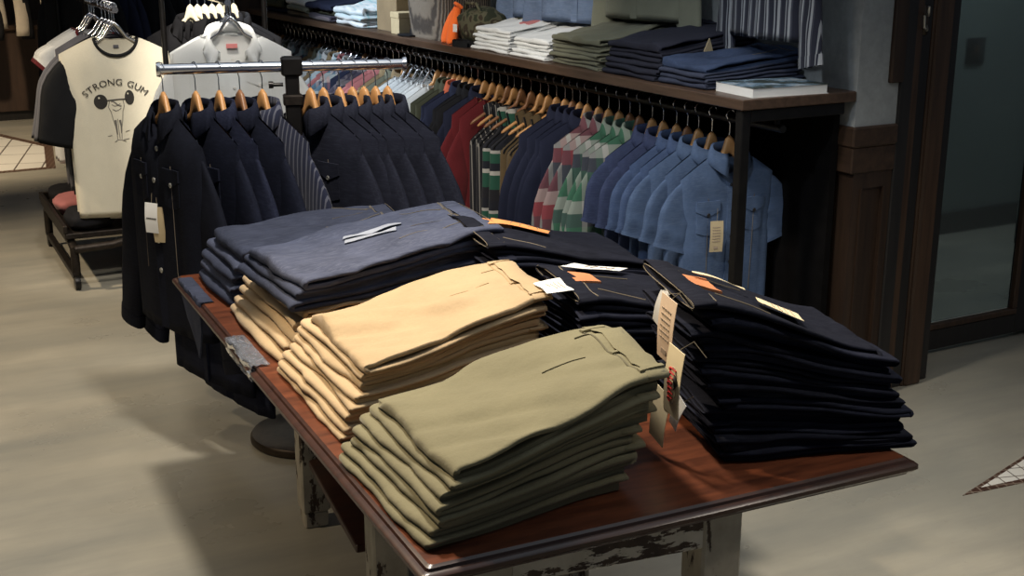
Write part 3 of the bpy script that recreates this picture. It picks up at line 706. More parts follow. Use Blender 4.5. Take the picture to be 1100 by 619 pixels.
# ------------------------------------------------------------------ hanging garments
def top_line(u, un, zn, zt_, drop):
    au = abs(u)
    if au > un: 
        f = (au - un) / (1 - un)
        return zn + (zt_ - zn) * (f ** 1.12)
    return zn - drop * math.sqrt(max(0, 1 - (au / un) ** 2))
class Garment:
    def __init__(s, sh=.215, neck=.075, zn=-.136, zt=-.212, drop=.075, length=.70, depth=.07, hemw=.225, seed=1, tank=False, fold=.012, chest=.225):
        s.__dict__.update(locals())
    def w(s, v):
        if s.tank:
            if v < .30: return lerp(s.sh * .62, s.sh * .56, sst(v / .15)) if v < .15 else lerp(s.sh * .56, s.chest, sst((v - .15) / .17) ** 1.3)
            return lerp(s.chest, s.hemw, sst((v - .3) / .7))
        if v < .28: return lerp(s.sh, s.chest, sst(v / .28))
        return lerp(s.chest, s.hemw, sst((v - .28) / .72))
    def d(s, v):
        return lerp(.008, s.depth, 1 - (1 - min(1, v / .2)) ** 3) / 2
    def pt(s, a, v, ex=0.0):
        """a: angle, 0 = +x side, front (toward -y) at -90deg"""
        ca, sa = math.cos(a), math.sin(a)
        u = math.copysign(abs(ca) ** .85, ca)
        front = sa < 0
        w = s.w(v); d = s.d(v)
        zt_ = top_line(u, s.neck / s.sh * (1 / .62 if s.tank else 1), s.zn, s.zt if not s.tank else lerp(s.zn, s.zt, .6), s.drop if front else .012)
        z = lerp(zt_, s.zn - s.length, v)
        y = math.copysign(abs(sa) ** .75, sa) * d
        k = sst(v * 1.4)
        o = s.seed * 3.7
        f = noise.noise((u * 5 + o, z * 1.1, (1 if front else 5) + o)) * s.fold * (.3 + k) + noise.noise((u * 11 + o, z * 2.2, 9 + o)) * s.fold * .45 * (.25 + k)
        y += (f - s.fold * .2) * abs(sa) * min(1, v * 8) + (ex if front else -ex) * -1
        return (u * w, y, z)
    def body(s, m, N=40, R=20):
        vs = [0, .006, .015, .03, .05] + [.05 + .95 * (k / (R - 1)) for k in range(1, R)]
        rows = [[s.pt(2 * PI * k / N, v) for k in range(N)] for v in vs]
        # turned-in hem
        rows.append([(x * .985, y * .9, z + .012) for x, y, z in rows[-1]])
        m.grid(rows, cu=True)
    def front(s, x, z, ex=.0):
        v = max(0, min(1, (z - s.zn) / -s.length)); 
        for _ in range(4):
            u = max(-.999, min(.999, x / s.w(v)))
            zt_ = top_line(u, s.neck / s.sh, s.zn, s.zt, s.drop)
            v = max(0, min(1, (z - zt_) / (s.zn - s.length - zt_)))
        u = max(-.999, min(.999, x / s.w(v)))
        c = math.copysign(abs(u) ** (1 / .85), u); a = -math.acos(max(-1, min(1, c)))
        return s.pt(a, v)[1] - ex
    def back(s, x, z, ex=0.0): 
        v = max(.02, min(1, (z - s.zn) / -s.length)); u = max(-.99, min(.99, x / s.w(v)))
        c = math.copysign(abs(u) ** (1 / .85), u); return s.pt(math.acos(c), v)[1] + ex
    def patch(s, m, x0, x1, z0, z1, ex=.003, nx=6, nz=8, point=0.0):
        T_ = []
        for i in range(nz + 1):
            r = []
            for j in range(nx + 1):
                x = lerp(x0, x1, j / nx); z = lerp(z0, z1, i / nz)
                z -= point * (1 - abs(2 * j / nx - 1)) * (i / nz)
                r.append((x, s.front(x, z, ex), z))
            T_.append(r)
        m.slab(T_, [[(x, y + ex + .004, z) for x, y, z in r] for r in T_])
    def sleeve(s, m, side, length, r0=.095, r1=.07, ang=14, thick=.05, cuff=0.0, bend=0.0, th1=None):
        p0 = Vector((s.sh - .035, 0, s.zt - .085)); dirv = Vector((math.sin(math.radians(ang)), 0, -math.cos(math.radians(ang))))
        K = 14; N = 18; rows = []
        for i in range(K + 1):
            t = i / K
            c = p0 + dirv * (length * t) + Vector((.022, 0, .0)) * sst(t * 3)
            c.y += bend * t * t
            q = sst(t * 2.6)
            phi = math.radians(lerp(88, ang * 1.0 + 2, q))
            D = Vector((math.cos(phi), 0, math.sin(phi)))
            r = lerp(r0, r1, sst(t * 1.4) if t < .5 else 1 - (1 - t) * .0) if False else lerp(r0, r1, 1 - (1 - t) ** 1.6)
            th = lerp(.02, thick, sst(t * 3)) / 2
            if th1 and t > .5: th = lerp(thick, th1, sst(t * 2 - 1)) / 2
            row = []
            for k in range(N):
                a = 2 * PI * k / N; ca, sa = math.cos(a), math.sin(a)
                o = noise.noise((t * 4 + s.seed, k * .35 if k < N / 2 else (N - k) * .35, side * 3.0 + s.seed)) * .006
                p = c + D * (r * math.copysign(abs(ca) ** .9, ca)) + Vector((0, th * math.copysign(abs(sa) ** .8, sa) + o, 0))
                p.x *= side; row.append(p)
            rows.append(row)
        end = rows[-1]; cc = sum((Vector(p) for p in end), Vector()) / N
        rows.append([cc + (Vector(p) - cc) * .93 + Vector((0, 0, .008)) for p in end])
        m.grid(rows, cu=True)
        return rows
    def cuffband(s, m, rows, n=2, grow=1.06):
        rr = rows[-(n + 2):-1]; out = []
        for q, r in enumerate(rr):
            c = sum((Vector(p) for p in r), Vector()) / len(r); out.append([c + (Vector(p) - c) * grow for p in r])
        inner = [[Vector(p) * 1 for p in r] for r in rr]
        m.grid(out + list(reversed(inner)), cu=True, cv=True)
    def collar(s, m, h=.034, fall=.045, point=.03, spread=1.0, gap=.10, cd=.55):
        N = 30; nx, ny = s.neck * .98, .030
        rows = [[] for _ in range(7)]
        for k in range(N + 1):
            a = -1 + 2 * k / N; ph = a * PI * (1 - gap)
            fr_ = (1 - math.cos(ph)) / 2
            bx, by = math.sin(ph), math.cos(ph)
            z0 = s.zn + .004 - s.drop * cd * fr_ ** 1.5
            P_ = abs(a) ** 5
            sets = [(1.0, 0), (.96, h * .6), (.97, h), (1.06, h + .003), (1.18, h * .45), (1.32 + .18 * P_ * spread, h - fall - point * P_), (1.28 + .18 * P_ * spread, h - fall - point * P_ - .002)]
            for q, (rr, dz) in enumerate(sets):
                yy = ny * rr * by if q < 4 else ny * rr * by + (.0 if by > 0 else -.006)
                if q >= 4 and by < 0: yy = min(yy, s.front(nx * rr * bx, z0 + dz) - .006)
                rows[q].append((nx * rr * bx, yy, z0 + dz))
        m.slab(rows, [[(x * .97, y * .93 + (.003 if y < 0 else -.003), z + .001) for x, y, z in r] for r in rows])
    def neckband(s, m, wid=.014):
        N = 40; rows = [[], [], [], []]
        for k in range(N):
            a = 2 * PI * k / N; ca, sa = math.cos(a), math.sin(a)
            x = s.neck * ca; z = s.zn - (s.drop if sa < 0 else .012) * abs(sa)
            y = sa * .012
            nz = -abs(sa) * wid; nx_ = ca * wid * (.8)
            rows[0].append((x, y - (.004 if sa < 0 else -.004), z)); rows[1].append((x + nx_, y * 1.4 - (.006 if sa < 0 else -.006), z + nz)); rows[2].append((x + nx_, y * 1.2, z + nz)); rows[3].append((x * .97, y * .6, z - .001))
        m.grid(rows, cu=True, cv=True)

def button(g, x, z, mat, parent, r=.0075, name='button'):
    m = MB(); y = g.front(x, z, .006)
    Mx = Matrix.Translation((x, y, z)) @ Matrix.Rotation(PI / 2, 4, 'X')
    m.lathe([(r * .6, -.002), (r, -.0015), (r, .001), (r * .75, .0025), (r * .5, .0016), (.0005, .0016)], 12, M=Mx); return m.build(name, mat, parent)

def hanger_mesh(parent, mat, w=.188, thick=.0095, hook=M['chrome'], head=True):
    m = MB(); rows = []; n = 26
    for k in range(n + 1):
        u = -1 + 2 * k / n; au = abs(u)
        x = u * w
        z = -.134 - .100 * au ** 1.1
        hh = lerp(.013, .008, sst(au * 1.6)) * (1 if au < .93 else lerp(1, .45, (au - .93) / .07))
        if head: 
            b = math.exp(-(u * w / .024) ** 4); hh += .019 * b; z += .034 * b
        th = lerp(thick * .95, thick * .8, sst(au)) * (1 if au < .93 else lerp(1, .4, (au - .93) / .07))
        y = .004 * au * au
        rows.append([(x, y + th * math.copysign(abs(math.cos(a)) ** .7, math.cos(a)), z + hh * math.copysign(abs(math.sin(a)) ** .7, math.sin(a))) for a in [2 * PI * q / 12 for q in range(12)]])
    m.grid(rows, cu=True, cap0=True, cap1=True); m.build('hanger_body', mat, parent, angle=180)
    m = MB()
    pts = [(.017 * math.cos(a), 0, .0 + .017 * math.sin(a)) for a in [math.radians(d) for d in range(-35, 200, 18)]]
    pts = list(reversed([(-x, y, z) for x, y, z in pts]))
    pts = [(x, y, z) for x, y, z in pts]
    pts += [(pts[-1][0] * .6, 0, -.018), (0, 0, -.032), (0, 0, -.075)]
    m.tube(pts, .0019, 6); m.build('hook', hook, parent)

# ---- prototypes (kept as first instances)
PROTO = {}
def proto(key, fn): PROTO[key] = (fn(), [0])
def use(key, loc, rz, label, group, scale=None, tilt=0.0):
    o, used = PROTO[key]
    c = o if used[0] == 0 else copy_tree(o)
    used[0] += 1
    c.location = loc; c.rotation_euler = (0, tilt, rz); c['label'] = label
    if group: c['group'] = group
    if scale: c.scale = scale
    return c

def shirt(name, cat, mat, long=False, jacket=False, seed=1, buttons=None, pockets=0, cuff=False, collar=True, length=.70, sh=.215, sl=None, ang=14, depth=.055, matc=None, pk=(.045,), tagcard=False, inner=None, r1=None, stitch=None, matS=None, placket=True, thick=None, drop=None, neck=.072, cd=.55, cgap=.10):
    def fn():
        root = thing(name, '', cat)
        g = Garment(sh=sh, length=length, seed=seed, depth=depth, hemw=sh + (.012 if long else -.004), chest=sh + (.012 if long else -.008), drop=drop or (.07 if collar else .06), neck=neck)
        m = MB(); g.body(m); m.build('body', mat, root, angle=180)
        L = sl or (.60 if long else .17)
        for sd in (-1, 1):
            m = MB(); rows = g.sleeve(m, sd, L, .098 if not jacket else .105, r1 or (.062 if long else .088), ang, thick or (.034 if not jacket else .05)); s_ = m.build('sleeve', matS or mat, root, angle=180)
            if cuff:
                m = MB(); g.cuffband(m, rows, 1 if not long else 1); m.build('cuff', mat, s_)
        if collar:
            m = MB(); g.collar(m, fall=.045 if not jacket else .055, point=.028 if not jacket else .03, cd=cd, gap=cgap); m.build('collar', matc or mat, root, angle=180)
        if placket:
            m = MB(); g.patch(m, -.018, .018, g.zn - g.drop - .004, g.zn - length + .006, .003, 2, 14); m.build('placket', mat, root)
        for sd in ((-1, 1) if pockets == 2 else (1,) if pockets == 1 else ()):
            m = MB(); a, b = (.055, .145) if sd > 0 else (-.145, -.055)
            g.patch(m, a, b, -.30, -.40, .003, 5, 5, .014); pk_ = m.build('pocket', mat, root)
            m = MB(); g.patch(m, a - .003, b + .003, -.290, -.325, .006, 6, 3, .02); m.build('pocket_flap', mat, pk_)
            button(g, (a + b) / 2, -.338, buttons or M['button_dark'], pk_)
        if buttons:
            k0 = -.24
            for k in range(5): button(g, 0, k0 - k * (length - .24) / 4.6, buttons, root, .0085 if jacket else .006)
        if stitch:
            m = MB()
            for x in (-.1, .1): m.tube([(x, g.front(x, z, .002), z) for z in [-.28 - .35 * q / 10 for q in range(11)]], .0012, 4)
            m.tube([(x, g.back(x, -.27 , .002), -.27) for x in [-.17 + .34 * q / 16 for q in range(17)]], .0012, 4)
            m.build('stitching', stitch, root)
        return root
    return fn
def tee(name, cat, mat, seed=1, band=None, sl=.20, length=.70, sleeve_mat=None, sh=.215, depth=.05, ang=16, drop=.075, neck=.085, r1=.085, redcuff=False):
    def fn():
        root = thing(name, '', cat)
        g = Garment(sh=sh, length=length, seed=seed, depth=depth, drop=drop, neck=neck, fold=.009, hemw=min(sh + .012, .226), chest=min(sh + .01, .230))
        m = MB(); g.body(m, 64, 26); m.build('body', mat, root, angle=180)
        for sd in (-1, 1):
            m = MB(); rw_ = g.sleeve(m, sd, sl, .095, r1, ang, .05); s_ = m.build('sleeve', sleeve_mat or mat, root, angle=180)
            if redcuff: m = MB(); g.cuffband(m, rw_, 4, 1.04); m.build('cuff', band, s_)
        m = MB(); g.neckband(m); m.build('neckband', band or mat, root, angle=180)
        root_surf[root.name] = g
        return root
    return fn
def tank(name, cat, mat, trim, seed):
    def fn():
        root = thing(name, '', cat)
        g = Garment(sh=.20, length=.55, seed=seed, depth=.06, tank=True, neck=.075, drop=.10, hemw=.20, chest=.195, zt=-.165)
        m = MB(); g.body(m, 44, 24); m.build('body', mat, root, angle=180)
        for sd in (-1, 1):
            for fb in (-1, 1):
                m = MB(); m.tube([Vector(g.pt((0.35 if fb > 0 else -.35) if sd > 0 else (PI - .35 if fb > 0 else -PI + .35), v)) + Vector((sd * .002, 0, 0)) for v in [.02 + .3 * q / 12 for q in range(13)]], .004, 6)
                m.build('armhole_trim', trim, root)
        return root
    return fn

# ------------------------------------------------------------------ free-standing rack with jackets
RK = Vector((1.275, 3.79, 0)); BZ = 1.232
bar_dir = Vector((.686, -.192, 0)).normalized(); bar_rz = math.atan2(bar_dir.y, bar_dir.x)
rk = thing('garment_rack', 'black post garment rack with a chrome crossbar and round base', 'clothes rack', (RK.x, RK.y, 0), bar_rz)
m = MB(); m.lathe([(.01, 0), (.185, 0), (.192, .006), (.192, .020), (.186, .028), (.16, .033), (.02, .036)], 48); m.build('base', M['base_metal'], rk, angle=40)
m = MB(); m.box(-.024, .024, -.024, .024, .03, BZ - .10, .004); m.lathe([(.01, .036), (.045, .036), (.04, .05), (.026, .055), (.01, .055)], 24); m.build('post', M['black_metal'], rk, angle=40)
m = MB(); m.box(-.021, .021, -.021, .021, BZ - .13, BZ + .028, .004); m.build('inner_post', M['black_metal'], rk, angle=40)
m = MB(); m.box(-.030, .030, -.030, .030, BZ - .12, BZ - .085, .005); m.build('collar', M['iron'], rk, angle=40)
m = MB(); m.tube([(-.028, 0, BZ - .055), (-.062, 0, BZ - .055)], .006, 8); m.lathe([(.002, -.01), (.011, -.01), (.011, .004), (.002, .006)], 12, M=Matrix.Translation((-.062, 0, BZ - .055)) @ Matrix.Rotation(PI / 2, 4, 'Y')); m.build('knob', M['black_metal'], rk)
m = MB(); m.box(-.032, .032, -.030, .030, BZ - .028, BZ + .030, .006); m.build('joint', M['black_metal'], rk, angle=40)
for (a, b) in ((-.395, -.032), (.032, .352)):
    m = MB(); m.tube([(a, 0, BZ), (b, 0, BZ)], .0165, 20); c_ = m.build('crossbar', M['chrome'], rk, angle=40)
    e = a if a < 0 else b
    m = MB(); m.lathe([(.001, -.008), (.021, -.008), (.023, -.002), (.023, .004), (.001, .006)], 20, M=Matrix.Translation((e, 0, BZ)) @ Matrix.Rotation(PI / 2, 4, 'Y')); m.build('end_cap', M['chrome'], c_, angle=40)

def mk_hanger(mat):
    def fn():
        r = thing('wooden_hanger', '', 'hanger'); hanger_mesh(r, mat); return r
    return fn
def mk_chrome_hanger():
    r = thing('chrome_hanger', '', 'hanger')
    m = MB(); pts = [(-.19, 0, -.228), (-.12, 0, -.178), (-.05, 0, -.136), (-.02, 0, -.09), (0, 0, -.07), (.02, 0, -.09), (.05, 0, -.136), (.12, 0, -.178), (.19, 0, -.228)]
    m.tube(pts, [.003, .0045, .006, .007, .008, .007, .006, .0045, .003], 10); m.build('hanger_body', M['chrome'], r)
    m = MB(); p2 = list(reversed([(-.017 * math.cos(math.radians(d)), 0, .017 * math.sin(math.radians(d))) for d in range(-35, 200, 18)])); p2 += [(p2[-1][0] * .6, 0, -.018), (0, 0, -.03), (0, 0, -.065)]
    m.tube(p2, .0028, 8); m.build('hook', M['chrome'], r); return r
proto('hanger', mk_hanger(M['hanger_wood'])); proto('hanger_dark', mk_hanger(M['hanger_wood_dark'])); proto('hanger_pale', mk_hanger(M['hanger_pale'])); proto('hanger_chrome', mk_chrome_hanger)

# jacket prototypes
proto('jk_front', shirt('denim_jacket', 'jacket', M['jacket2'], long=True, jacket=True, seed=21, buttons=M['button'], pockets=2, cuff=True, length=.68, depth=.085, sl=.60, sh=.225, stitch=M['stitch_dim']))
proto('jk_a', shirt('denim_jacket', 'jacket', M['jacket'], long=True, jacket=True, seed=22, buttons=M['button'], pockets=2, cuff=True, length=.87, depth=.05, sl=.66, sh=.225, stitch=M['stitch_dim']))
proto('jk_b', shirt('denim_jacket', 'jacket', M['jacket3'], long=True, jacket=True, seed=23, buttons=M['button'], pockets=2, cuff=True, length=.94, depth=.05, sl=.66, sh=.225, stitch=M['stitch_dim']))
proto('jk_h', shirt('striped_work_jacket', 'jacket', M['hickory'], long=True, jacket=True, seed=24, buttons=M['button'], pockets=1, cuff=True, length=.80, depth=.05, sl=.60, sh=.22))
proto('jk_r', shirt('denim_jacket', 'jacket', M['jacket_back'], long=True, jacket=True, seed=25, buttons=M['button'], pockets=2, cuff=True, length=.74, depth=.045, sl=.60, sh=.23, stitch=M['stitch_dim']))
yaw = math.radians(-77)   # local -y (front) turned to look left and a little to the camera
JG, HG = 'denim jackets on the free-standing rack', 'wooden hangers on the free-standing rack'
left = [(-.388, 'jk_front', 0.00, 'hanger', 'black-navy buttoned denim jacket with paper tags, at the left rack end'),
        (-.292, 'jk_a', .04, 'hanger', 'navy denim jacket, second from the left rack end'),
        (-.222, 'jk_b', -.03, 'hanger', 'long blue-navy denim jacket, third from the left rack end'),
        (-.160, 'jk_a', .05, 'hanger_dark', 'navy denim jacket on the dark hanger left of the rack post'),
        (-.092, 'jk_h', .10, 'hanger', 'navy hickory-striped work jacket just left of the rack post')]
for (d, key, dy, hk_, lab) in left:
    p = RK + bar_dir * d
    use(key, (p.x, p.y, BZ + .003), yaw + dy, lab, JG)
    use(hk_, (p.x, p.y, BZ + .003), yaw + dy, 'wooden hanger of the ' + lab.split(',')[0].split(' with')[0] + ['', ' second from left', '', '', ''][[x[0] for x in left].index(d)], HG)
right = [.055, .095, .145, .185, .222, .258, .296]
for k, d in enumerate(right):
    p = RK + bar_dir * d; dy = .08 * math.sin(k * 2.1) + .12
    use('jk_r' if k % 3 else 'jk_r', (p.x, p.y, BZ + .003), yaw + dy, f'slate-navy denim jacket, {ORD[k]} to the right of the rack post', JG)
    use('hanger', (p.x, p.y, BZ + .003), yaw + dy, f'wooden hanger, {ORD[k]} to the right of the rack post', HG)

# tags on the front jacket
p = RK + bar_dir * -.388
Rz = Matrix.Rotation(yaw, 4, 'Z')
def on_jacket(x, y, z): 
    v = Rz @ Vector((x, y, z)); return (p.x + v.x, p.y + v.y, BZ + v.z)
gj = Garment(sh=.225, length=.68, seed=21, depth=.085, hemw=.237, chest=.237, drop=.07, neck=.072)
def mini_print(o, w, h, t):
    m = MB()
    for k in range(6): m.box(-.016 + k * .006, -.0115 + k * .006, yc(-h * .5, h, t) - .0002, yc(-h * .5, h, t) + .0006, -h * .53, -h * .49)
    m.build('printing', M['ink'], o, smooth=False)
card('hang_tag', 'kraft tag behind the white tag on the front denim jacket', on_jacket(.012, gj.front(.012, -.44) - .012, -.415), (0, math.radians(-3), yaw + .5), .045, .112, M['kraft'], None, [(0, 0, .03)])
card('hang_tag', 'white printed tag hanging on the front denim jacket', on_jacket(.0, gj.front(0, -.44) - .020, -.402), (0, math.radians(2), yaw + .5), .045, .095, M['paper_white'], mini_print, [(0, .004, .03)])

# ------------------------------------------------------------------ wall unit: shelf, rail, posts
SZ = 1.12
ws = thing('clothes_shelf', 'long dark wooden wall shelf on black posts with a hanging rail below', 'shelf', (2.54, 3.168, 0))
m = MB(); m.box(0, .478, 0, 5.24, SZ - .034, SZ, .003); m.build('shelf_board', M['shelf_wood'], ws, smooth=False)
m = MB(); m.box(.44, .466, .06, 5.24, .02, SZ - .036); m.build('dark_backing', M['back_black'], ws, smooth=False)  # black sheet put in for the dark area behind the hanging clothes
for y in (.012, 2.6, 5.15):
    xo = .395 if y == 2.6 else .012
    m = MB(); m.box(xo, xo + .036, y, y + .036, 0, SZ - .035, .003); m.build('post', M['black_metal'], ws, smooth=False)
    m = MB(); m.box(.048, .44, y, y + .036, SZ - .075, SZ - .036, .002); m.build('bracket', M['black_metal'], ws, smooth=False)
RX, RZ = 2.737, 1.010
m = MB(); m.tube([(RX - 2.54, .03, RZ), (RX - 2.54, 5.2, RZ)], .013, 16); m.build('rail', M['black_metal'], ws)
for y in (.06, 2.62, 5.17):
    m = MB(); m.tube([(RX - 2.54, y, RZ), (RX - 2.54, y, SZ - .04)], .009, 10); m.build('rail_drop', M['black_metal'], ws)

# wall rail garment prototypes
cb = dict(buttons=M['button_dark'], pockets=1, length=.66, sh=.215)
proto('ch1', shirt('denim_shirt', 'shirt', M['chambray'], seed=31, cuff=True, buttons=M['button_dark'], pockets=2, length=.66, sh=.20, sl=.165, ang=16, r1=.072, stitch=M['stitch_dim']))
proto('ch2', shirt('denim_shirt', 'shirt', M['chambray2'], seed=32, cuff=True, buttons=M['button_dark'], pockets=1, length=.66, sh=.20, sl=.165, ang=15, r1=.070))
proto('ch3', shirt('denim_shirt', 'shirt', M['chambray3'], seed=33, cuff=True, buttons=M['button_dark'], pockets=1, length=.68, sh=.20, sl=.17, ang=13, r1=.070))
proto('pg', shirt('plaid_shirt', 'shirt', M['plaid_green'], long=True, seed=34, cuff=True, buttons=M['button'], pockets=1, length=.70, ang=9))
proto('pr', shirt('plaid_shirt', 'shirt', M['plaid_red'], long=True, seed=35, cuff=True, buttons=M['button'], pockets=1, length=.70, ang=9))
proto('nv', shirt('navy_shirt', 'shirt', M['navy_cloth'], long=True, seed=36, buttons=M['button_dark'], length=.70, ang=8))
proto('tg', tank('tank_top', 'tank top', M['tank_green'], M['black_cloth'], 37))
proto('ts', tank('tank_top', 'tank top', M['tank_stripe'], M['black_cloth'], 38))
proto('tbr', tank('tank_top', 'tank top', M['brown_cloth'], M['black_cloth'], 39))
proto('rd', tee('red_sweater', 'sweater', M['red_cloth'], 40, sl=.58, ang=9, r1=.06, length=.68))
proto('dk', shirt('dark_jacket', 'jacket', M['dark_cloth'], long=True, jacket=True, seed=41, length=.70, ang=8, depth=.08))
proto('dn', shirt('dark_jacket', 'jacket', M['navy_cloth'], long=True, jacket=True, seed=42, length=.70, ang=8, depth=.08))
proto('ol', shirt('olive_shirt', 'shirt', M['olive_drab'], long=True, seed=43, length=.70, ang=9))
proto('rp', shirt('dark_jacket', 'jacket', M['navy_cloth'], long=True, seed=44, length=.70, ang=9, matS=M['navy_cloth'], matc=M['rust_cloth']))
proto('wh', tee('white_tshirt', 't-shirt', M['white_cloth'], 45, sl=.22, ang=18))
proto('tn', shirt('tan_shirt', 'shirt', M['tan_cloth'], seed=46, length=.68, ang=14))
proto('pk', shirt('pink_shirt', 'shirt', M['pink_cloth'], seed=47, length=.68, ang=14))
proto('pm', shirt('check_shirt', 'shirt', M['plaid_multi'], seed=48, length=.68, ang=14))
proto('pd', shirt('check_shirt', 'shirt', M['plaid_dark'], seed=49, length=.68, ang=14))
proto('pp', shirt('pale_check_shirt', 'shirt', M['plaid_pale'], seed=50, length=.68, ang=14))
proto('ws', shirt('white_shirt', 'shirt', M['white_cloth'], seed=51, length=.68, ang=14))
proto('gr', shirt('grey_shirt', 'shirt', M['grey_cloth'], seed=52, length=.68, ang=14))
proto('gg', shirt('sage_shirt', 'shirt', M['greygreen'], seed=53, length=.68, ang=14))
DESC = dict(ch1='light blue short-sleeved denim shirt', ch2='mid blue short-sleeved denim shirt', ch3='slate blue short-sleeved denim shirt', pg='green plaid shirt', pr='red plaid shirt', nv='plain navy long-sleeved shirt', tg='green banded tank top', ts='black and white striped tank top', tbr='brown tank top', rd='dark red sweater', dk='black jacket', dn='navy jacket', ol='olive long-sleeved shirt', rp='navy jacket with a rust collar', wh='white T-shirt', tn='tan shirt', pk='dusty pink shirt', pm='multicoloured check shirt', pd='dark check shirt', pp='pale blue check shirt', ws='white collared shirt', gr='charcoal shirt', gg='sage green shirt')
# (key, y along the rail), nearest first
seq = [('ch1', 3.475), ('ch1', 3.575), ('ch1', 3.655), ('ch2', 3.72), ('ch2', 3.79), ('ch3', 3.875), ('ch3', 3.945),
       ('pg', 4.03), ('pg', 4.10), ('pg', 4.175), ('pr', 4.25), ('pr', 4.325), ('nv', 4.41), ('nv', 4.47), ('nv', 4.53), ('nv', 4.59),
       ('tbr', 4.66), ('tbr', 4.73), ('tbr', 4.80), ('tg', 4.88), ('tg', 4.97), ('ts', 5.04), ('ts', 5.10), ('rd', 5.18), ('rd', 5.25),
       ('dn', 5.33), ('dk', 5.40), ('dk', 5.47), ('dn', 5.54), ('rp', 5.60), ('ol', 5.655), ('ol', 5.71)]
y = 5.78
for k in ['wh'] * 7 + ['tn', 'gg', 'tn', 'pk', 'pk', 'pd', 'pd', 'dn', 'pm', 'pm', 'pk', 'pp', 'tn', 'ws', 'pp', 'gg', 'tn', 'pm', 'pp', 'gr', 'pp', 'ws', 'gg', 'pp', 'gr', 'rd', 'dk', 'dn', 'gr']:
    seq.append((k, y)); y += .068 if k == 'wh' else .081
cnt = {}
tot = {}
for k, _ in seq: tot[k] = tot.get(k, 0) + 1
rw = random.Random(5)
for k, yy in seq:
    i = cnt.get(k, 0); cnt[k] = i + 1
    d = DESC[k]
    lab = (f'{ORD[i]} {d} from the near end of the wall rail' if tot[k] > 1 else f'{d} hanging on the wall rail')
    rz = rw.uniform(-.07, .07) - .02; tl = rw.uniform(-.015, .015)
    use(k, (RX, yy, RZ + .012), rz, lab, 'clothes on the wall rail', tilt=tl)
    hkey = 'hanger_chrome' if k in ('wh', 'pk', 'pm', 'pd', 'pp', 'ws', 'gr', 'gg') and yy > 5.9 else ('hanger_dark' if rw.random() < .2 else 'hanger')
    use(hkey, (RX, yy, RZ + .012), rz, ('hanger of the ' + lab.replace(' from the near end', ' along').replace('along of','along')), 'hangers on the wall rail', tilt=tl)
card('hang_tag', 'cream printed tag hanging on the front of the nearest blue denim shirt', (2.652, 3.415, .668), (0, 0, -.25), .048, .11, M['kraft'], grid_print, [(.01, .02, .04)])

# ------------------------------------------------------------------ things on the wall shelf
def shelf_stack(y, n, L, W, T, name, desc, cat, mats, seed, x=2.575, rz=0.0, **kw):
    return stack((x, y, SZ), rz, n, L, W, T, name, lambda k, n_: f'{pos_words(k, n_)} {desc}', cat, mats, 'folded clothes on the wall shelf', seed, **kw)
shelf_stack(4.98, 6, .40, .34, (.0165, .026), 'folded_tshirt', 'folded white T-shirt in the stack beside the camouflage cap', 't-shirt', M['white_cloth'], 61, band=False, jit=.008, topkw=dict(patch=((.14, .28, -.10, .0), M['ink_pink'])), lean=(.02, 0))
shelf_stack(4.63, 5, .42, .28, (.0165, .027), 'folded_tshirt', 'folded white T-shirt in the stack beside the olive pile', 't-shirt', M['white_cloth'], 62, band=False, jit=.008, lean=(.02, 0))
shelf_stack(4.27, 7, .42, .36, (.016, .027), 'folded_trousers', 'folded olive trousers on the wall shelf', 'trousers', M['shelf_olive'], 63, jit=.01, lean=(.01, 0))
shelf_stack(3.87, 6, .43, .34, (.0195, .030), 'folded_trousers', 'folded navy trousers on the wall shelf', 'trousers', M['shelf_navy'], 64, jit=.01, lean=(.02, 0))
js = shelf_stack(3.56, 4, .42, .27, (.0185, .027), 'folded_jeans', 'folded blue jeans at the near end of the wall shelf', 'jeans', [M['blue_denim_dark'], M['blue_denim_dark'], M['blue_denim_dark'], M['shelf_blue']], 65, jit=.01, stitch=M['stitch_dim'], lean=(.01, 0))
# tan card and strip on these
o = thing('price_card', 'tan card standing between the navy trousers and the blue jeans', 'price card', (2.77, 3.66, SZ + .09), .2)
m = MB(); m.slab([[(-.03 * (1 - f) + .004 * f, 0, .06 * f), (.03 * (1 - f) + .004 * f, 0, .06 * f)] for f in (0, .3, .6, .95)], [[(-.03 * (1 - f) + .004 * f, .002, .06 * f), (.03 * (1 - f) + .004 * f, .002, .06 * f)] for f in (0, .3, .6, .95)]); m.build('card', M['kraft'], o, smooth=False)
# magazine
bk = thing('magazine', 'thick white-edged magazine with a landscape cover at the shelf corner', 'magazine', (2.60, 3.195, SZ), math.radians(-4))
m = MB(); m.box(.002, .296, .003, .206, .002, .030, .001); m.build('page_block', M['paper_white'], bk, smooth=False)
t = NT('magazine_cover'); v = t.mapping((7, 9, 1)); n_ = t.noise(v, 1.2, 5, .6)
t.color(t.ramp(n_, [(.30, (.02, .025, .02)), (.44, (.07, .085, .07)), (.52, (.20, .30, .40)), (.62, (.55, .60, .64)), (.75, (.12, .2, .3))])); t.set(.25); M['cover'] = t.m
m = MB(); m.box(0, .30, 0, .21, .030, .0315); m.build('front_cover', M['cover'], bk, smooth=False)
m = MB(); m.box(0, .30, 0, .21, 0, .0015); m.box(.0, .30, .2085, .21, .0015, .030); m.build('back_cover', M['paper_white'], bk, smooth=False)
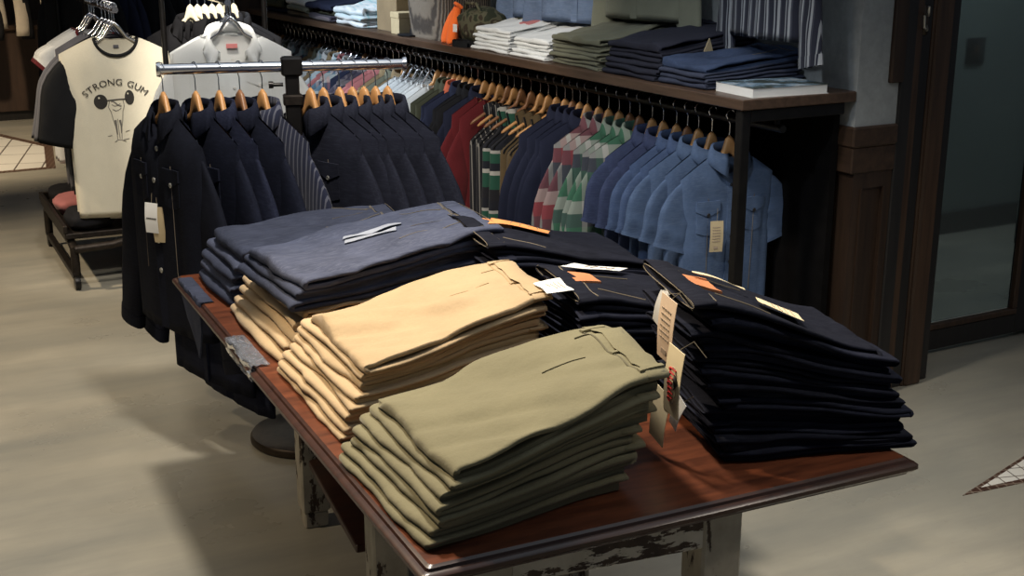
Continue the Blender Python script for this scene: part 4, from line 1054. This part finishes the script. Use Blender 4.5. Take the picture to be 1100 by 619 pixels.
# camouflage cap with a tag, orange gloves, basket
def blob(m, c, r, seed, sq=.8, n=20, flat_z=None, amp=.12):
    rows = []
    for i in range(n + 1):
        ph = PI * i / n; row = []
        for j in range(n * 2):
            th = PI * j / n
            d = Vector((math.sin(ph) * math.cos(th), math.sin(ph) * math.sin(th), math.cos(ph)))
            k = 1 + amp * noise.noise(d * 1.8 + Vector((seed, 0, 0))) + amp * .4 * noise.noise(d * 5 + Vector((0, seed, 0)))
            d = Vector([math.copysign(abs(q) ** sq, q) for q in d])
            pz = c[2] + d.z * r[2] * k
            if flat_z is not None: pz = max(flat_z, pz)
            row.append((c[0] + d.x * r[0] * k, c[1] + d.y * r[1] * k, pz))
        rows.append(row)
    m.grid(rows, cu=True, cap0=True, cap1=True)
cp = thing('camouflage_bag', 'camouflage cloth bag with a small white tag on the wall shelf', 'bag', (2.70, 5.28, SZ))
m = MB(); blob(m, (0, 0, .085), (.10, .13, .085), 3, .75, flat_z=.001); m.build('pouch', M['camo'], cp, angle=180)
m = MB(); m.tube([(-.05, -.09, .15), (-.06, -.06, .19), (-.06, .04, .19), (-.05, .07, .15)], .008, 8); m.build('strap', M['camo'], cp)
m = MB(); m.box(-.122, -.119, .02, .06, .06, .095, .0005); m.build('tag', M['paper_white'], cp, smooth=False)
cp = thing('camouflage_bag', 'darker camouflage bag behind the white T-shirts', 'bag', (2.86, 5.02, SZ))
m = MB(); blob(m, (0, 0, .11), (.08, .14, .11), 8, .75, flat_z=.001); m.build('pouch', M['camo'], cp, angle=180)
m = MB(); m.tube([(-.03, -.08, .19), (-.05, -.04, .25), (-.05, .04, .25), (-.03, .08, .19)], .008, 8); m.build('strap', M['camo'], cp)
bx = thing('kraft_carton', 'tan folded carton flap behind the white T-shirt stack', 'carton', (2.93, 4.80, SZ))
m = MB(); m.box(-.02, .02, -.12, .05, 0, .19, .002); m.build('carton_body', M['kraft'], bx, smooth=False)
m = MB(); m.box(-.06, -.02, -.12, .02, .155, .160, .001, M=Matrix.Rotation(.0, 4, 'Y')); m.build('flap', M['kraft'], bx, smooth=False)
og = thing('orange_cloth_bundle', 'bright orange folded cloth standing on the wall shelf', 'cloth bundle', (2.585, 5.43, SZ))
m = MB()
for (yo, lean_) in ((-.03, .5), (.03, .9)):
    rows = []
    for i in range(16):
        f = i / 15; z = .002 + .165 * f
        c = Vector((.02 + .03 * f * f, yo * (1 - .5 * f) - .04 * f * f * lean_, z)); w = .036 * (math.sin(PI * (.18 + .80 * f)) ** .5) ; d = .028 * (1 - .35 * f)
        rows.append([c + Vector((d * math.cos(a), w * math.sin(a), .006 * noise.noise((a, f * 4, yo * 40)))) * (1 + .16 * noise.noise((math.cos(a) * 2, math.sin(a) * 2, f * 3 + yo * 30))) for a in [2 * PI * k / 16 for k in range(16)]])
    m.grid(rows, cu=True, cap0=True, cap1=True)
m.build('cloth', M['orange_cloth'], og, angle=180)
m = MB(); m.tube([(.045, -.03, .165), (.03, -.045, .185), (.03, -.07, .18), (.05, -.07, .165)], .009, 8); m.build('knotted_end', M['orange_cloth'], og)
bt = thing('black_belt', 'black leather belt coiled at the shelf edge by the white T-shirts', 'belt', (2.60, 5.24, SZ), .1)
m = MB()
sp_ = [((.02 + .0035 * k * .35) * math.cos(k * .5), (.02 + .0035 * k * .35) * math.sin(k * .5) * 1.6) for k in range(34)]
m.slab([[(x, y, .028) for x, y in sp_], [(x, y, .001) for x, y in sp_]], [[(x * .93, y * .93, .028) for x, y in sp_], [(x * .93, y * .93, .001) for x, y in sp_]]); m.build('strap', M['black_cloth'], bt)
m = MB(); m.tube([(.0, .078, .004), (.028, .078, .004), (.028, .082, .026), (.0, .082, .026)], .003, 6, closed=True); m.build('buckle', M['chrome'], bt)
bsk = thing('wicker_basket', 'dark woven wicker basket on the wall shelf beside the orange cloth', 'basket', (2.74, 5.72, SZ))
P = []
for z, k in ((0, .92), (.02, .95), (.12, 1.0), (.23, 1.04), (.25, 1.07), (.26, 1.05), (.25, 1.0), (.12, .95), (.02, .90)):
    P.append([(k * .15 * math.copysign(abs(math.cos(a)) ** .45, math.cos(a)), k * .22 * math.copysign(abs(math.sin(a)) ** .45, math.sin(a)), z) for a in [2 * PI * q / 40 for q in range(40)]])
m = MB(); m.grid(P, cu=True, cap0=True, cap1=True); m.build('basket_body', M['wicker'], bsk, angle=60)
m = MB(); m.tube([(1.07 * .15 * math.copysign(abs(math.cos(a)) ** .45, math.cos(a)), 1.07 * .22 * math.copysign(abs(math.sin(a)) ** .45, math.sin(a)), .256) for a in [2 * PI * q / 40 for q in range(40)]], .011, 8, closed=True); m.build('rim', M['wicker'], bsk)
for q, (yy, mt) in enumerate(((-.12, 'tan_cloth'), (0, 'greygreen'), (.11, 'brown_cloth'))):
    m = MB(); blob(m, (0, 0, .03), (.10, .065, .06), 20 + q, .8); o = m.build('rolled_cloth', M[mt], angle=180); o.location = (2.74, 5.72 + yy, SZ + .235)
    tag(o, ['tan', 'sage green', 'brown'][q] + ' rolled cloth standing in the wicker basket', 'cloth', 'rolled cloths in the basket')
# tan boxes, dark caps, folded plaid shirts at the far part
for (y0, x0, w, h, mt, lab) in ((6.22, 2.72, .26, .22, 'tan_cloth', 'tall tan cardboard box on the far part of the wall shelf'), (6.02, 2.68, .10, .11, 'kraft', 'small tan box beside the tall tan box')):
    o = thing('cardboard_box', lab, 'box', (x0, y0, SZ))
    m = MB(); m.box(-.1, .1, -w / 2, w / 2, 0, h - .004, .003); m.build('box_body', M[mt], o, smooth=False)
    m = MB(); m.box(-.103, .103, -w / 2 - .003, w / 2 + .003, h - .03, h, .003); m.build('lid', M[mt], o, smooth=False)
def cap_thing(loc, mat, lab, rz=0):
    o = thing('cap', lab, 'cap', loc, rz)
    P = []
    for i in range(9):
        f = i / 8; r = math.cos(f * PI / 2) ** .6 * .085 + .001; P.append([(r * math.cos(a), r * math.sin(a) * 1.1, .075 * math.sin(f * PI / 2) + .001) for a in [2 * PI * k / 24 for k in range(24)]])
    m = MB(); m.grid(P, cu=True, cap0=True, cap1=True); m.build('crown', mat, o, angle=180)
    T_ = [[(-.075 - .075 * i / 4 * math.cos((j / 8 - .5) * 1.6), (j / 8 - .5) * .15, .008 - .012 * (2 * j / 8 - 1) ** 2 * 0) for j in range(9)] for i in range(5)]
    m = MB(); m.slab(T_, [[(x, y, z - .004) for x, y, z in r] for r in T_]); m.build('brim', mat, o)
cap_thing((2.70, 5.995 + .12 - .22, SZ), M['dark_cloth'], 'black cap lying beside the wicker basket')
cap_thing((2.69, 6.32 - .24 + .0, SZ), M['dark_cloth'], 'black cap lying in front of the tan boxes', .3) if False else None
shelf_stack(6.62, 3, .40, .42, (.030, .045), 'folded_shirt', 'folded pale blue check shirt on the wall shelf', 'shirt', M['plaid_pale'], 71, band=False, jit=.015, wrinkle=1.8)
shelf_stack(7.08, 3, .40, .40, (.032, .05), 'folded_shirt', 'folded dark check shirt on the wall shelf', 'shirt', [M['plaid_dark'], M['olive_drab'], M['navy_cloth']], 72, band=False, jit=.02, wrinkle=1.8)
shelf_stack(7.50, 3, .40, .38, (.034, .055), 'folded_shirt', 'folded pale shirt at the far end of the wall shelf', 'shirt', [M['brown_cloth'], M['greygreen'], M['white_cloth']], 73, band=False, jit=.02, wrinkle=1.8)
shelf_stack(7.92, 2, .38, .34, (.034, .055), 'folded_shirt', 'folded dark shirt at the shelf end by the partition', 'shirt', [M['navy_cloth'], M['olive_drab']], 74, band=False, jit=.02, wrinkle=1.8)

# clothes hanging above the shelf on wall pegs
def upper_rail(y0, y1):
    o = thing('upper_rail', 'black rail fixed high on the concrete wall above the shelf', 'rail', (3.02, (y0 + y1) / 2, 2.0))
    h = (y1 - y0) / 2
    m = MB(); m.tube([(-.16, -h, 0), (-.16, h, 0)], .012, 12); m.build('rod', M['black_metal'], o)
    for y in (-h + .05, h - .05):
        m = MB(); m.tube([(-.16, y, 0), (0, y, 0)], .009, 10); m.lathe([(.001, -.004), (.025, -.004), (.025, .003), (.001, .004)], 16, M=Matrix.Translation((-.004, y, 0)) @ Matrix.Rotation(PI / 2, 4, 'Y')); m.build('bracket', M['black_metal'], o)
upper_rail(3.3, 5.3)
proto('st', shirt('striped_shirt', 'shirt', M['wide_stripe'], long=True, sh=.20, seed=81, cuff=True, buttons=M['button_dark'], pockets=1, length=.58, sl=.50, ang=10, depth=.10))
proto('up', shirt('denim_shirt', 'shirt', M['chambray_pale'], long=True, seed=82, cuff=True, buttons=M['button'], pockets=1, length=.62, ang=10, depth=.1))
proto('us', shirt('sage_shirt', 'shirt', M['greygreen'], long=True, seed=83, cuff=True, buttons=M['button_dark'], pockets=2, length=.58, ang=8, depth=.1))
PO = -PI / 2   # front turned to look away from the wall
for (key, y, z, rz, lab) in (('st', 3.46, 1.985, PO - .12, 'navy and white striped shirt hanging over the end of the shelf'),
                             ('us', 4.20, 2.0, PO + .1, 'sage green shirt hanging above the navy trousers on the shelf'),
                             ('up', 4.66, 2.0, PO + .3, 'light blue denim shirt hanging above the shelf, nearer of two'),
                             ('up', 4.92, 2.0, PO + .3, 'light blue denim shirt hanging above the shelf, farther of two')):
    use(key, (2.86, y, z + .012), rz, lab, 'shirts on the upper rail'); use('hanger', (2.86, y, z + .012), rz, 'hanger of the ' + lab, 'hangers on the upper rail')

# ------------------------------------------------------------------ T-shirt rack at left
TX, TY, TZ = 1.195, 6.02, 1.285
tdir = Vector((.03, 1, 0)).normalized()
tr = thing('iron_garment_rack', 'low iron pipe garment rack with castors and a tray, at left', 'clothes rack', (TX, TY, 0), math.atan2(tdir.x, tdir.y) * -1)
LEN = 1.0
m = MB(); m.tube([(0, -.06, TZ), (0, LEN, TZ)], .014, 14); m.build('rail', M['chrome'], tr)
m = MB(); m.tube([(0, .80, .21), (0, .80, TZ)], .016, 14); m.build('upright', M['iron'], tr)
for sx in (-1, 1):
    m = MB(); m.tube([(sx * .27, -.02, .075), (sx * .27, -.02, .20), (sx * .27, .06, .215), (sx * .27, .86, .215), (sx * .27, .93, .20), (sx * .27, .93, .075)], .020, 12); s_ = m.build('side_pipe', M['iron'], tr)
    for y in (-.02, .93):
        m = MB(); m.lathe([(.02, -.014), (.034, -.012), (.036, 0), (.034, .012), (.02, .014)], 16, M=Matrix.Translation((sx * .27, y, .0362)) @ Matrix.Rotation(PI / 2, 4, 'Y')); m.box(sx * .27 - .018, sx * .27 + .018, y - .016, y + .016, .06, .085, .003); m.build('castor', M['black_metal'], s_)
m = MB(); m.tube([(-.27, -.04, .20), (-.10, -.04, .205), (.05, -.04, .235), (.27, -.04, .24)], .019, 12); m.build('front_pipe', M['iron'], tr)
m = MB(); m.box(-.30, .30, .02, .92, .235, .262, .004); m.box(-.305, -.285, .02, .92, .262, .30, .003); m.box(.285, .305, .02, .92, .262, .30, .003); m.box(-.285, .285, .90, .92, .262, .30, .003); m.build('tray', M['iron'], tr, smooth=False)
m = MB(); m.box(-.285, -.255, -.01, .92, .045, .075, .004); m.build('runner', M['iron'], tr, smooth=False)
Rt = Matrix.Rotation(tr.rotation_euler.z, 4, 'Z')
def on_tr(x, y, z): v = Rt @ Vector((x, y, z)); return (TX + v.x, TY + v.y, z)
for k, (x, y, mt) in enumerate(((-.17, .16, 'dark_cloth'), (-.17, .50, 'pink_cloth'), (.12, .30, 'black_cloth'), (-.16, .76, 'dark_cloth'))):
    m = MB(); blob(m, (0, 0, .045), (.11, .14, .045), 30 + k, .7, flat_z=.001); o = m.build('folded_bundle', M[mt], angle=180); o.location = on_tr(x, y, .263); o.rotation_euler.z = tr.rotation_euler.z
    tag(o, ['black cloth bundle at the front left of the iron rack tray', 'dusty pink cloth bundle in the iron rack tray', 'black cloth bundle under the cream T-shirts', 'black cloth bundle at the rear of the iron rack tray'][k], 'cloth bundle', 'bundles in the iron rack tray')

proto('tee_main', tee('graphic_tshirt', 't-shirt', M['cream_cloth'], 91, band=M['black_cloth'], sl=.33, length=.83, sleeve_mat=M['black_cloth'], sh=.245, neck=.09, drop=.075, ang=12, r1=.075))
proto('tee_cream', tee('cream_tshirt', 't-shirt', M['cream_cloth'], 92, band=M['black_cloth'], sl=.33, length=.85, sleeve_mat=M['black_cloth'], sh=.245, ang=12, r1=.075))
proto('tee_grey', tee('grey_tshirt', 't-shirt', M['grey_cloth'], 93, sl=.36, length=.74, sh=.225, ang=14, r1=.075))
proto('tee_black', tee('black_tshirt', 't-shirt', M['black_cloth'], 94, sl=.34, length=.74, sh=.225, ang=12, r1=.08))
proto('tee_red', tee('white_tshirt', 't-shirt', M['white_cloth'], 95, band=M['red_cloth'], sl=.065, length=.66, sh=.215, ang=42, r1=.07, redcuff=True))
trz = math.radians(-10)
tees = [('tee_main', 0, 'cream T-shirt with black sleeves printed STRONG GUM'), ('tee_cream', .055, 'cream T-shirt with black sleeves right behind the printed one'), ('tee_black', .12, 'black T-shirt behind the cream T-shirts'), ('tee_grey', .22, 'charcoal grey T-shirt, nearer of two behind the cream T-shirts'), ('tee_grey', .32, 'charcoal grey T-shirt, farther of two behind the cream T-shirts'), ('tee_red', .55, 'white T-shirt with red collar on the iron rack, nearest of three'), ('tee_red', .62, 'white T-shirt with red collar on the iron rack, middle of three'), ('tee_red', .69, 'white T-shirt with red collar on the iron rack, farthest of three')]
for (key, d, lab) in tees:
    x, y_, z = on_tr(0, d, TZ + .012)
    o = use(key, (x, y_, z), trz, lab, 'T-shirts on the iron rack'); use('hanger_chrome', (x, y_, z), trz, 'chrome hanger of the ' + lab, 'chrome hangers on the iron rack')
# print on the front T-shirt
TM = PROTO['tee_main'][0]; gt = root_surf[TM.name]
def glyph(ch, size):
    cu = bpy.data.curves.new('glyph', 'FONT'); cu.body = ch; cu.size = size; cu.align_x = 'CENTER'; cu.resolution_u = 4
    o = bpy.data.objects.new('glyph', cu); COL.objects.link(o)
    bpy.context.view_layer.update()
    dg = bpy.context.evaluated_depsgraph_get(); me = o.evaluated_get(dg).to_mesh()
    vs = [v.co.copy() for v in me.vertices]; fs_ = [tuple(p.vertices) for p in me.polygons]
    wd = (max(v.x for v in vs) - min(v.x for v in vs)) if vs else 0
    o.evaluated_get(dg).to_mesh_clear(); bpy.data.objects.remove(o); bpy.data.curves.remove(cu)
    return vs, fs_, wd
def fr3(x, z, ex=.0025): x -= .020; return (x, gt.front(x, z, ex), z)
m = MB(); txt = 'STRONG GUM'; R0 = .185; zc = -.350 - R0
SZT = .042; ws_ = []
for ch in txt: ws_.append(glyph(ch, SZT) if ch != ' ' else None)
adv = [(.017 if g is None else g[2] + .0055) for g in ws_]; total = sum(adv); s0 = -total / 2
for g, a in zip(ws_, adv):
    c = s0 + a / 2; s0 += a
    if g is None:
        m.build('lettering', M['ink'], TM, smooth=False, recalc=False); m = MB(); continue
    th = c / R0
    vs = []
    for v_ in g[0]:
        r = R0 + v_.y; an = th + v_.x / R0
        vs.append(fr3(r * math.sin(an), zc + r * math.cos(an), .0065))
    m.add(vs, g[1])
m.build('lettering', M['ink'], TM, smooth=False, recalc=False)
fr3_ = fr3
def fr3(x, z, ex=.0025): return fr3_(x, (z + .35) * 1.12 - .35 - .072, ex)
def disc(m, cx, cz, rx, rz_, n=28, ex=.0025):
    P = [[fr3(cx + rx * q * math.cos(2 * PI * k / n), cz + rz_ * q * math.sin(2 * PI * k / n), ex) for k in range(n)] for q in (.02, .5, 1)]
    m.grid(P, cu=True, cap0=True)
m = MB(); disc(m, -.068, -.352, .030, .030); disc(m, .060, -.338, .021, .030)
m.tube([fr3(x, -.348 + .08 * (x + .04) * .8, .002) for x in [-.04 + .085 * k / 8 for k in range(9)]], .0028, 5)
m.build('barbell_print', M['ink'], TM, recalc=False)
m = MB(); disc(m, -.074, -.336, .004, .004, 12, .0045); disc(m, .054, -.322, .003, .004, 12, .0045); m.build('barbell_highlight', M['cream_cloth'], TM, recalc=False)
m = MB()
figs = [[(-.030, -.352), (-.036, -.375), (-.026, -.395), (-.020, -.425), (-.012, -.455), (-.008, -.485), (-.006, -.51)],
        [(.030, -.345), (.034, -.370), (.026, -.395), (.022, -.43), (.016, -.46), (.014, -.485), (.012, -.51)],
        [(-.020, -.365), (-.008, -.372), (.004, -.370), (.018, -.362)], [(-.018, -.385), (-.004, -.392), (.010, -.388), (.02, -.38)],
        [(.0, -.425), (.001, -.45), (.002, -.48), (.004, -.508)], [(-.02, -.52), (-.004, -.512), (.012, -.514), (.03, -.518)], [(-.05, -.495), (-.03, -.492)], [(.03, -.478), (.05, -.474)], [(.02, -.512), (.045, -.508)]]
for f_ in figs: m.tube([fr3(x, z, .002) for x, z in f_], .0014, 5)
for f_ in ([(.010, -.43), (.014, -.455), (.012, -.485)], [(-.010, -.43), (-.008, -.46), (-.005, -.49)]): m.tube([fr3(x, z, .0015) for x, z in f_], [.006, .0045, .002], 6)
m.tube([fr3(x, -.362 - .01 * math.sin(x * 90), .0015) for x in [-.022 + .044 * k / 6 for k in range(7)]], .0028, 5)
m.build('strongman_print', plain('faded_ink', (.16, .15, .135), .7), TM, recalc=False)
m = MB(); m.box(-.012, .012, gt.back(0, -.18) - .006, gt.back(0, -.18) - .004, -.186, -.172); m.build('neck_label', M['grey_cloth'], TM, smooth=False)

# ------------------------------------------------------------------ white shirts and dark jackets further back
r2 = thing('chrome_rail_stand', 'chrome clothes stand holding the white shirts', 'clothes rack', (1.455, 5.05, 0), 0)
d2 = Vector((.10, 1, 0)).normalized()
m = MB(); m.tube([(-.02, -.05, 1.360), (.045, .60, 1.360), (.09, .68, 1.360), (.20, .72, 1.360)], .013, 14); m.build('rail', M['chrome'], r2)
m = MB(); m.tube([(.20, .72, .03), (.20, .72, 1.360)], .015, 14); m.build('post', M['black_metal'], r2)
m = MB(); m.lathe([(.01, 0), (.17, 0), (.175, .01), (.165, .026), (.02, .03)], 36, c=(.20, .72, 0)); m.build('base', M['black_metal'], r2, angle=40)
proto('wshirt', shirt('white_shirt', 'shirt', M['white_cloth'], long=True, seed=96, buttons=M['paper_white'], pockets=1, cuff=True, length=.74, sh=.235, ang=10, depth=.07, drop=.15, neck=.088, cd=.85, cgap=.20))
for k, d in enumerate((0, .07)):
    lab = ['white button-up shirt with a small red neck label', 'white shirt directly behind the front white shirt'][k]
    x, y_ = 1.455 + .1 * d, 5.05 + d
    o = use('wshirt', (x, y_, 1.372), math.radians(-14 + 6 * k), lab, 'white shirts on the chrome stand'); use('hanger_chrome', (x, y_, 1.372), math.radians(-14), 'chrome hanger of the ' + lab, 'hangers on the chrome stand')
    if k == 0:
        gw = Garment(sh=.235, length=.74, seed=96, depth=.07, hemw=.247, chest=.247, drop=.15, neck=.088)
        m = MB(); yb = gw.back(0, -.185) - .010; m.box(-.022, .022, yb - .003, yb, -.195, -.178); ml = m
WS_FIRST = PROTO['wshirt'][0]
ml.build('neck_label', M['ink_pink'], WS_FIRST, smooth=False)
proto('dkj', shirt('dark_jacket', 'jacket', M['dark_cloth'], long=True, jacket=True, seed=97, length=.85, sh=.23, ang=8, depth=.10))
r3 = thing('black_garment_rack', 'black garment rack of dark jackets on pale hangers', 'clothes rack', (1.63, 5.95, 0), 0)
m = MB(); m.tube([(-.22, 0, 1.360), (.24, 0, 1.360)], .013, 14); m.build('rail', M['black_metal'], r3)
for sx in (-.23, .25):
    m = MB(); m.tube([(sx, 0, .03), (sx, 0, 1.360)], .013, 12); p_ = m.build('post', M['black_metal'], r3)
    m = MB(); m.tube([(sx, -.22, .02), (sx, .22, .02)], .016, 10); m.build('foot', M['black_metal'], p_)
for k in range(7):
    x = 1.53 + k * .034
    use('hanger_pale', (x, 5.95, 1.372), math.radians(-40), f'pale wooden hanger, {ORD[k]} from the left on the black garment rack', 'pale hangers on the black rack')
    use('dkj', (x, 5.95, 1.357), math.radians(-40), f'black jacket on the {ORD[k]} pale hanger from the left', 'black jackets on pale hangers')
# dark jackets on rails along the far wall
def far_rail(y, x0, x1, z, n, lab, seed):
    o = thing('long_garment_rack', lab, 'clothes rack', ((x0 + x1) / 2, y, 0), 0)
    h = (x1 - x0) / 2 + .12
    m = MB(); m.tube([(-h, 0, z), (h, 0, z)], .014, 12); m.build('rail', M['black_metal'], o)
    for sx in (-h + .03, h - .03):
        m = MB(); m.tube([(sx, 0, .03), (sx, 0, z)], .014, 10); p_ = m.build('post', M['black_metal'], o)
        m = MB(); m.tube([(sx, -.25, .018), (sx, .25, .018)], .016, 10); m.build('foot', M['black_metal'], p_)
    rr = random.Random(seed)
    for k in range(n):
        x = lerp(x0, x1, k / (n - 1)); q = rr.choice(['dkj', 'dkj', 'jk_far'])
        rz = math.radians(-62) + rr.uniform(-.15, .15)
        use(q, (x, y, z + .012), rz, f'dark jacket, {ORD[k]} from the left on the {lab.split(" with")[0]}', 'dark jackets on the far racks'); use('hanger_dark', (x, y, z + .012), rz, f'dark wooden hanger, {ORD[k]} from the left on the {lab.split(" with")[0]}', 'hangers on the far racks')
proto('jk_far', shirt('dark_jacket', 'jacket', M['navy_cloth'], long=True, jacket=True, seed=98, length=.80, sh=.23, ang=8, depth=.10))
far_rail(7.3, 1.25, 1.88, 1.55, 10, 'nearer far rack with dark jackets', 3)
far_rail(10.6, 1.75, 3.0, 1.55, 10, 'farther rack with dark jackets', 4)

# pale trousers hanging on the far left wall
def trousers(name, label, loc, rz, mat, group, L=.95):
    o = thing(name, label, 'trousers', loc, rz, group)
    for sd in (-1, 1):
        rows = []
        for i in range(16):
            f = i / 15; z = -.14 - (L - .14) * f
            c = Vector((sd * (.085 + .035 * f + .01 * math.sin(f * 7 + sd)), .012 * math.sin(f * 5 + sd), z)); w = lerp(.085, .052, f ** .7); d = lerp(.05, .03, f)
            rows.append([c + Vector((w * math.cos(a), d * math.sin(a), 0)) for a in [2 * PI * k / 16 for k in range(16)]])
        m = MB(); m.grid(rows, cu=True, cap1=True); m.build('leg', mat, o, angle=180)
    rows = []
    for i in range(6):
        f = i / 5; z = -.02 - .16 * f; w = lerp(.155, .185, f)
        rows.append([(w * math.cos(a), .05 * math.sin(a), z) for a in [2 * PI * k / 24 for k in range(24)]])
    m = MB(); m.grid(rows, cu=True, cap0=True, cap1=True); m.build('seat', mat, o, angle=180)
    m = MB(); m.grid([[(k_ * math.cos(a), .3 * k_ * math.sin(a) + .0, z) for a in [2 * PI * k / 24 for k in range(24)]] for k_, z in ((.157, -.045), (.16, -.04), (.16, -.005), (.155, 0), (.148, -.003))], cu=True); m.build('waistband', mat, o)
    return o
wr = thing('trouser_rail', 'black rail of hanging trousers in front of the dark far wall', 'rail', (1.45, 11.2, 0))
m = MB(); m.tube([(-.6, 0, 1.78), (.55, 0, 1.78)], .013, 10); m.build('rod', M['black_metal'], wr)
for sx in (-.6, .55):
    m = MB(); m.tube([(sx, 0, 0), (sx, 0, 1.78)], .014, 10); m.build('post', M['black_metal'], wr)
for k, (x, L, mt, lab) in enumerate(((1.20, .93, 'trouser_pale', 'pale stone trousers hanging at the far left edge'), (1.60, .99, 'trouser_pale', 'pale stone trousers hanging left of the tees'), (1.40, 1.02, 'dark_cloth', 'black trousers hanging between the pale pairs'), (1.84, 1.08, 'dark_cloth', 'black trousers right of the pale pairs'))):
    trousers('hanging_trousers', lab, (x, 11.2, 1.77), .1, M[mt], 'trousers on the far rail', L)
# dark counter below the far wall
ct = thing('wooden_counter', 'low dark brown wooden counter against the far wall', 'counter', (1.2, 12.1, 0))
m = MB(); m.box(-2.2, 1.6, -.25, .35, .08, .78, .004); m.build('carcass', M['wall_dark'], ct, smooth=False)
m = MB(); m.box(-2.25, 1.65, -.29, .36, .78, .82, .005); m.build('worktop', M['frame_brown'], ct, smooth=False)
m = MB(); m.box(-2.2, 1.6, -.22, .35, 0, .08); m.build('plinth', M['frame_black'], ct, smooth=False)

# ------------------------------------------------------------------ light
def spot(name, loc, tgt, power, col, size, blend=.5, rad=.05):
    l = bpy.data.lights.new(name, 'SPOT'); l.energy = power; l.color = col; l.spot_size = math.radians(size); l.spot_blend = blend; l.shadow_soft_size = rad
    o = bpy.data.objects.new(name, l); COL.objects.link(o); o.location = loc
    o.rotation_euler = (Vector(tgt) - Vector(loc)).to_track_quat('-Z', 'Y').to_euler(); return o
def area(name, loc, tgt, power, col, sx, sy):
    l = bpy.data.lights.new(name, 'AREA'); l.energy = power; l.color = col; l.shape = 'RECTANGLE'; l.size = sx; l.size_y = sy
    o = bpy.data.objects.new(name, l); COL.objects.link(o); o.location = loc
    o.rotation_euler = (Vector(tgt) - Vector(loc)).to_track_quat('-Z', 'Y').to_euler(); return o
WARM, NEUT, COOL = (1.0, .80, .55), (1.0, .91, .78), (.80, .90, 1.0)
spot('spot_table', (.05, 3.1, 2.75), (1.05, 2.15, .85), 200, WARM, 44, .6, .05)
spot('spot_overhead', (1.02, 2.75, 2.9), (.7, 3.0, 0), 260, NEUT, 125, .7, .12)
spot('spot_left_floor', (-.7, 6.4, 2.8), (.3, 6.0, 0), 330, WARM, 75, .8, .06)
spot('spot_near_floor', (-1.3, 3.4, 2.9), (-.2, 3.6, 0), 170, WARM, 60, .8, .06)
spot('spot_right_floor', (2.6, .9, 2.8), (2.6, 1.9, 0), 110, NEUT, 80, .9, .06)
spot('spot_far_floor', (.2, 9.0, 2.9), (.7, 10.4, 0), 520, WARM, 75, .9, .06)
area('fill_beyond_door', (5.2, 4.1, 2.8), (5.2, 4.6, 0), 15, COOL, .8, .8)  # unseen light added behind the door to brighten the glass
spot('spot_tees', (.7, 4.4, 2.6), (1.25, 6.0, .8), 110, NEUT, 36, .6, .05)
spot('spot_white_shirt', (1.0, 4.2, 2.6), (1.58, 5.5, 1.25), 360, NEUT, 28, .6, .05)
spot('spot_rail_near', (.75, 2.3, 2.40), (2.7, 3.75, .85), 75, COOL, 34, .8, .06)
spot('spot_rail_mid', (.75, 4.1, 2.40), (2.7, 5.0, .95), 150, NEUT, 40, .8, .06)
spot('spot_rail_far', (1.0, 6.0, 2.45), (2.7, 6.3, 1.0), 300, COOL, 55, .8, .06)
area('ambient_fill', (1.5, 3.0, 2.95), (1.5, 3.0, 0), 22, COOL, 3, 4)  # broad unseen fill added for dim ambient light, no fixture modelled
w = bpy.data.worlds.new('world'); SC.world = w; w.use_nodes = True
bg = w.node_tree.nodes['Background']; bg.inputs[0].default_value = (.78, .86, 1.0, 1); bg.inputs[1].default_value = .09

SC.view_settings.view_transform = 'Standard'; SC.view_settings.look = 'None'; SC.view_settings.gamma = 1; SC.view_settings.exposure = 0
try: SC.view_settings.use_curve_mapping = False
except Exception: pass
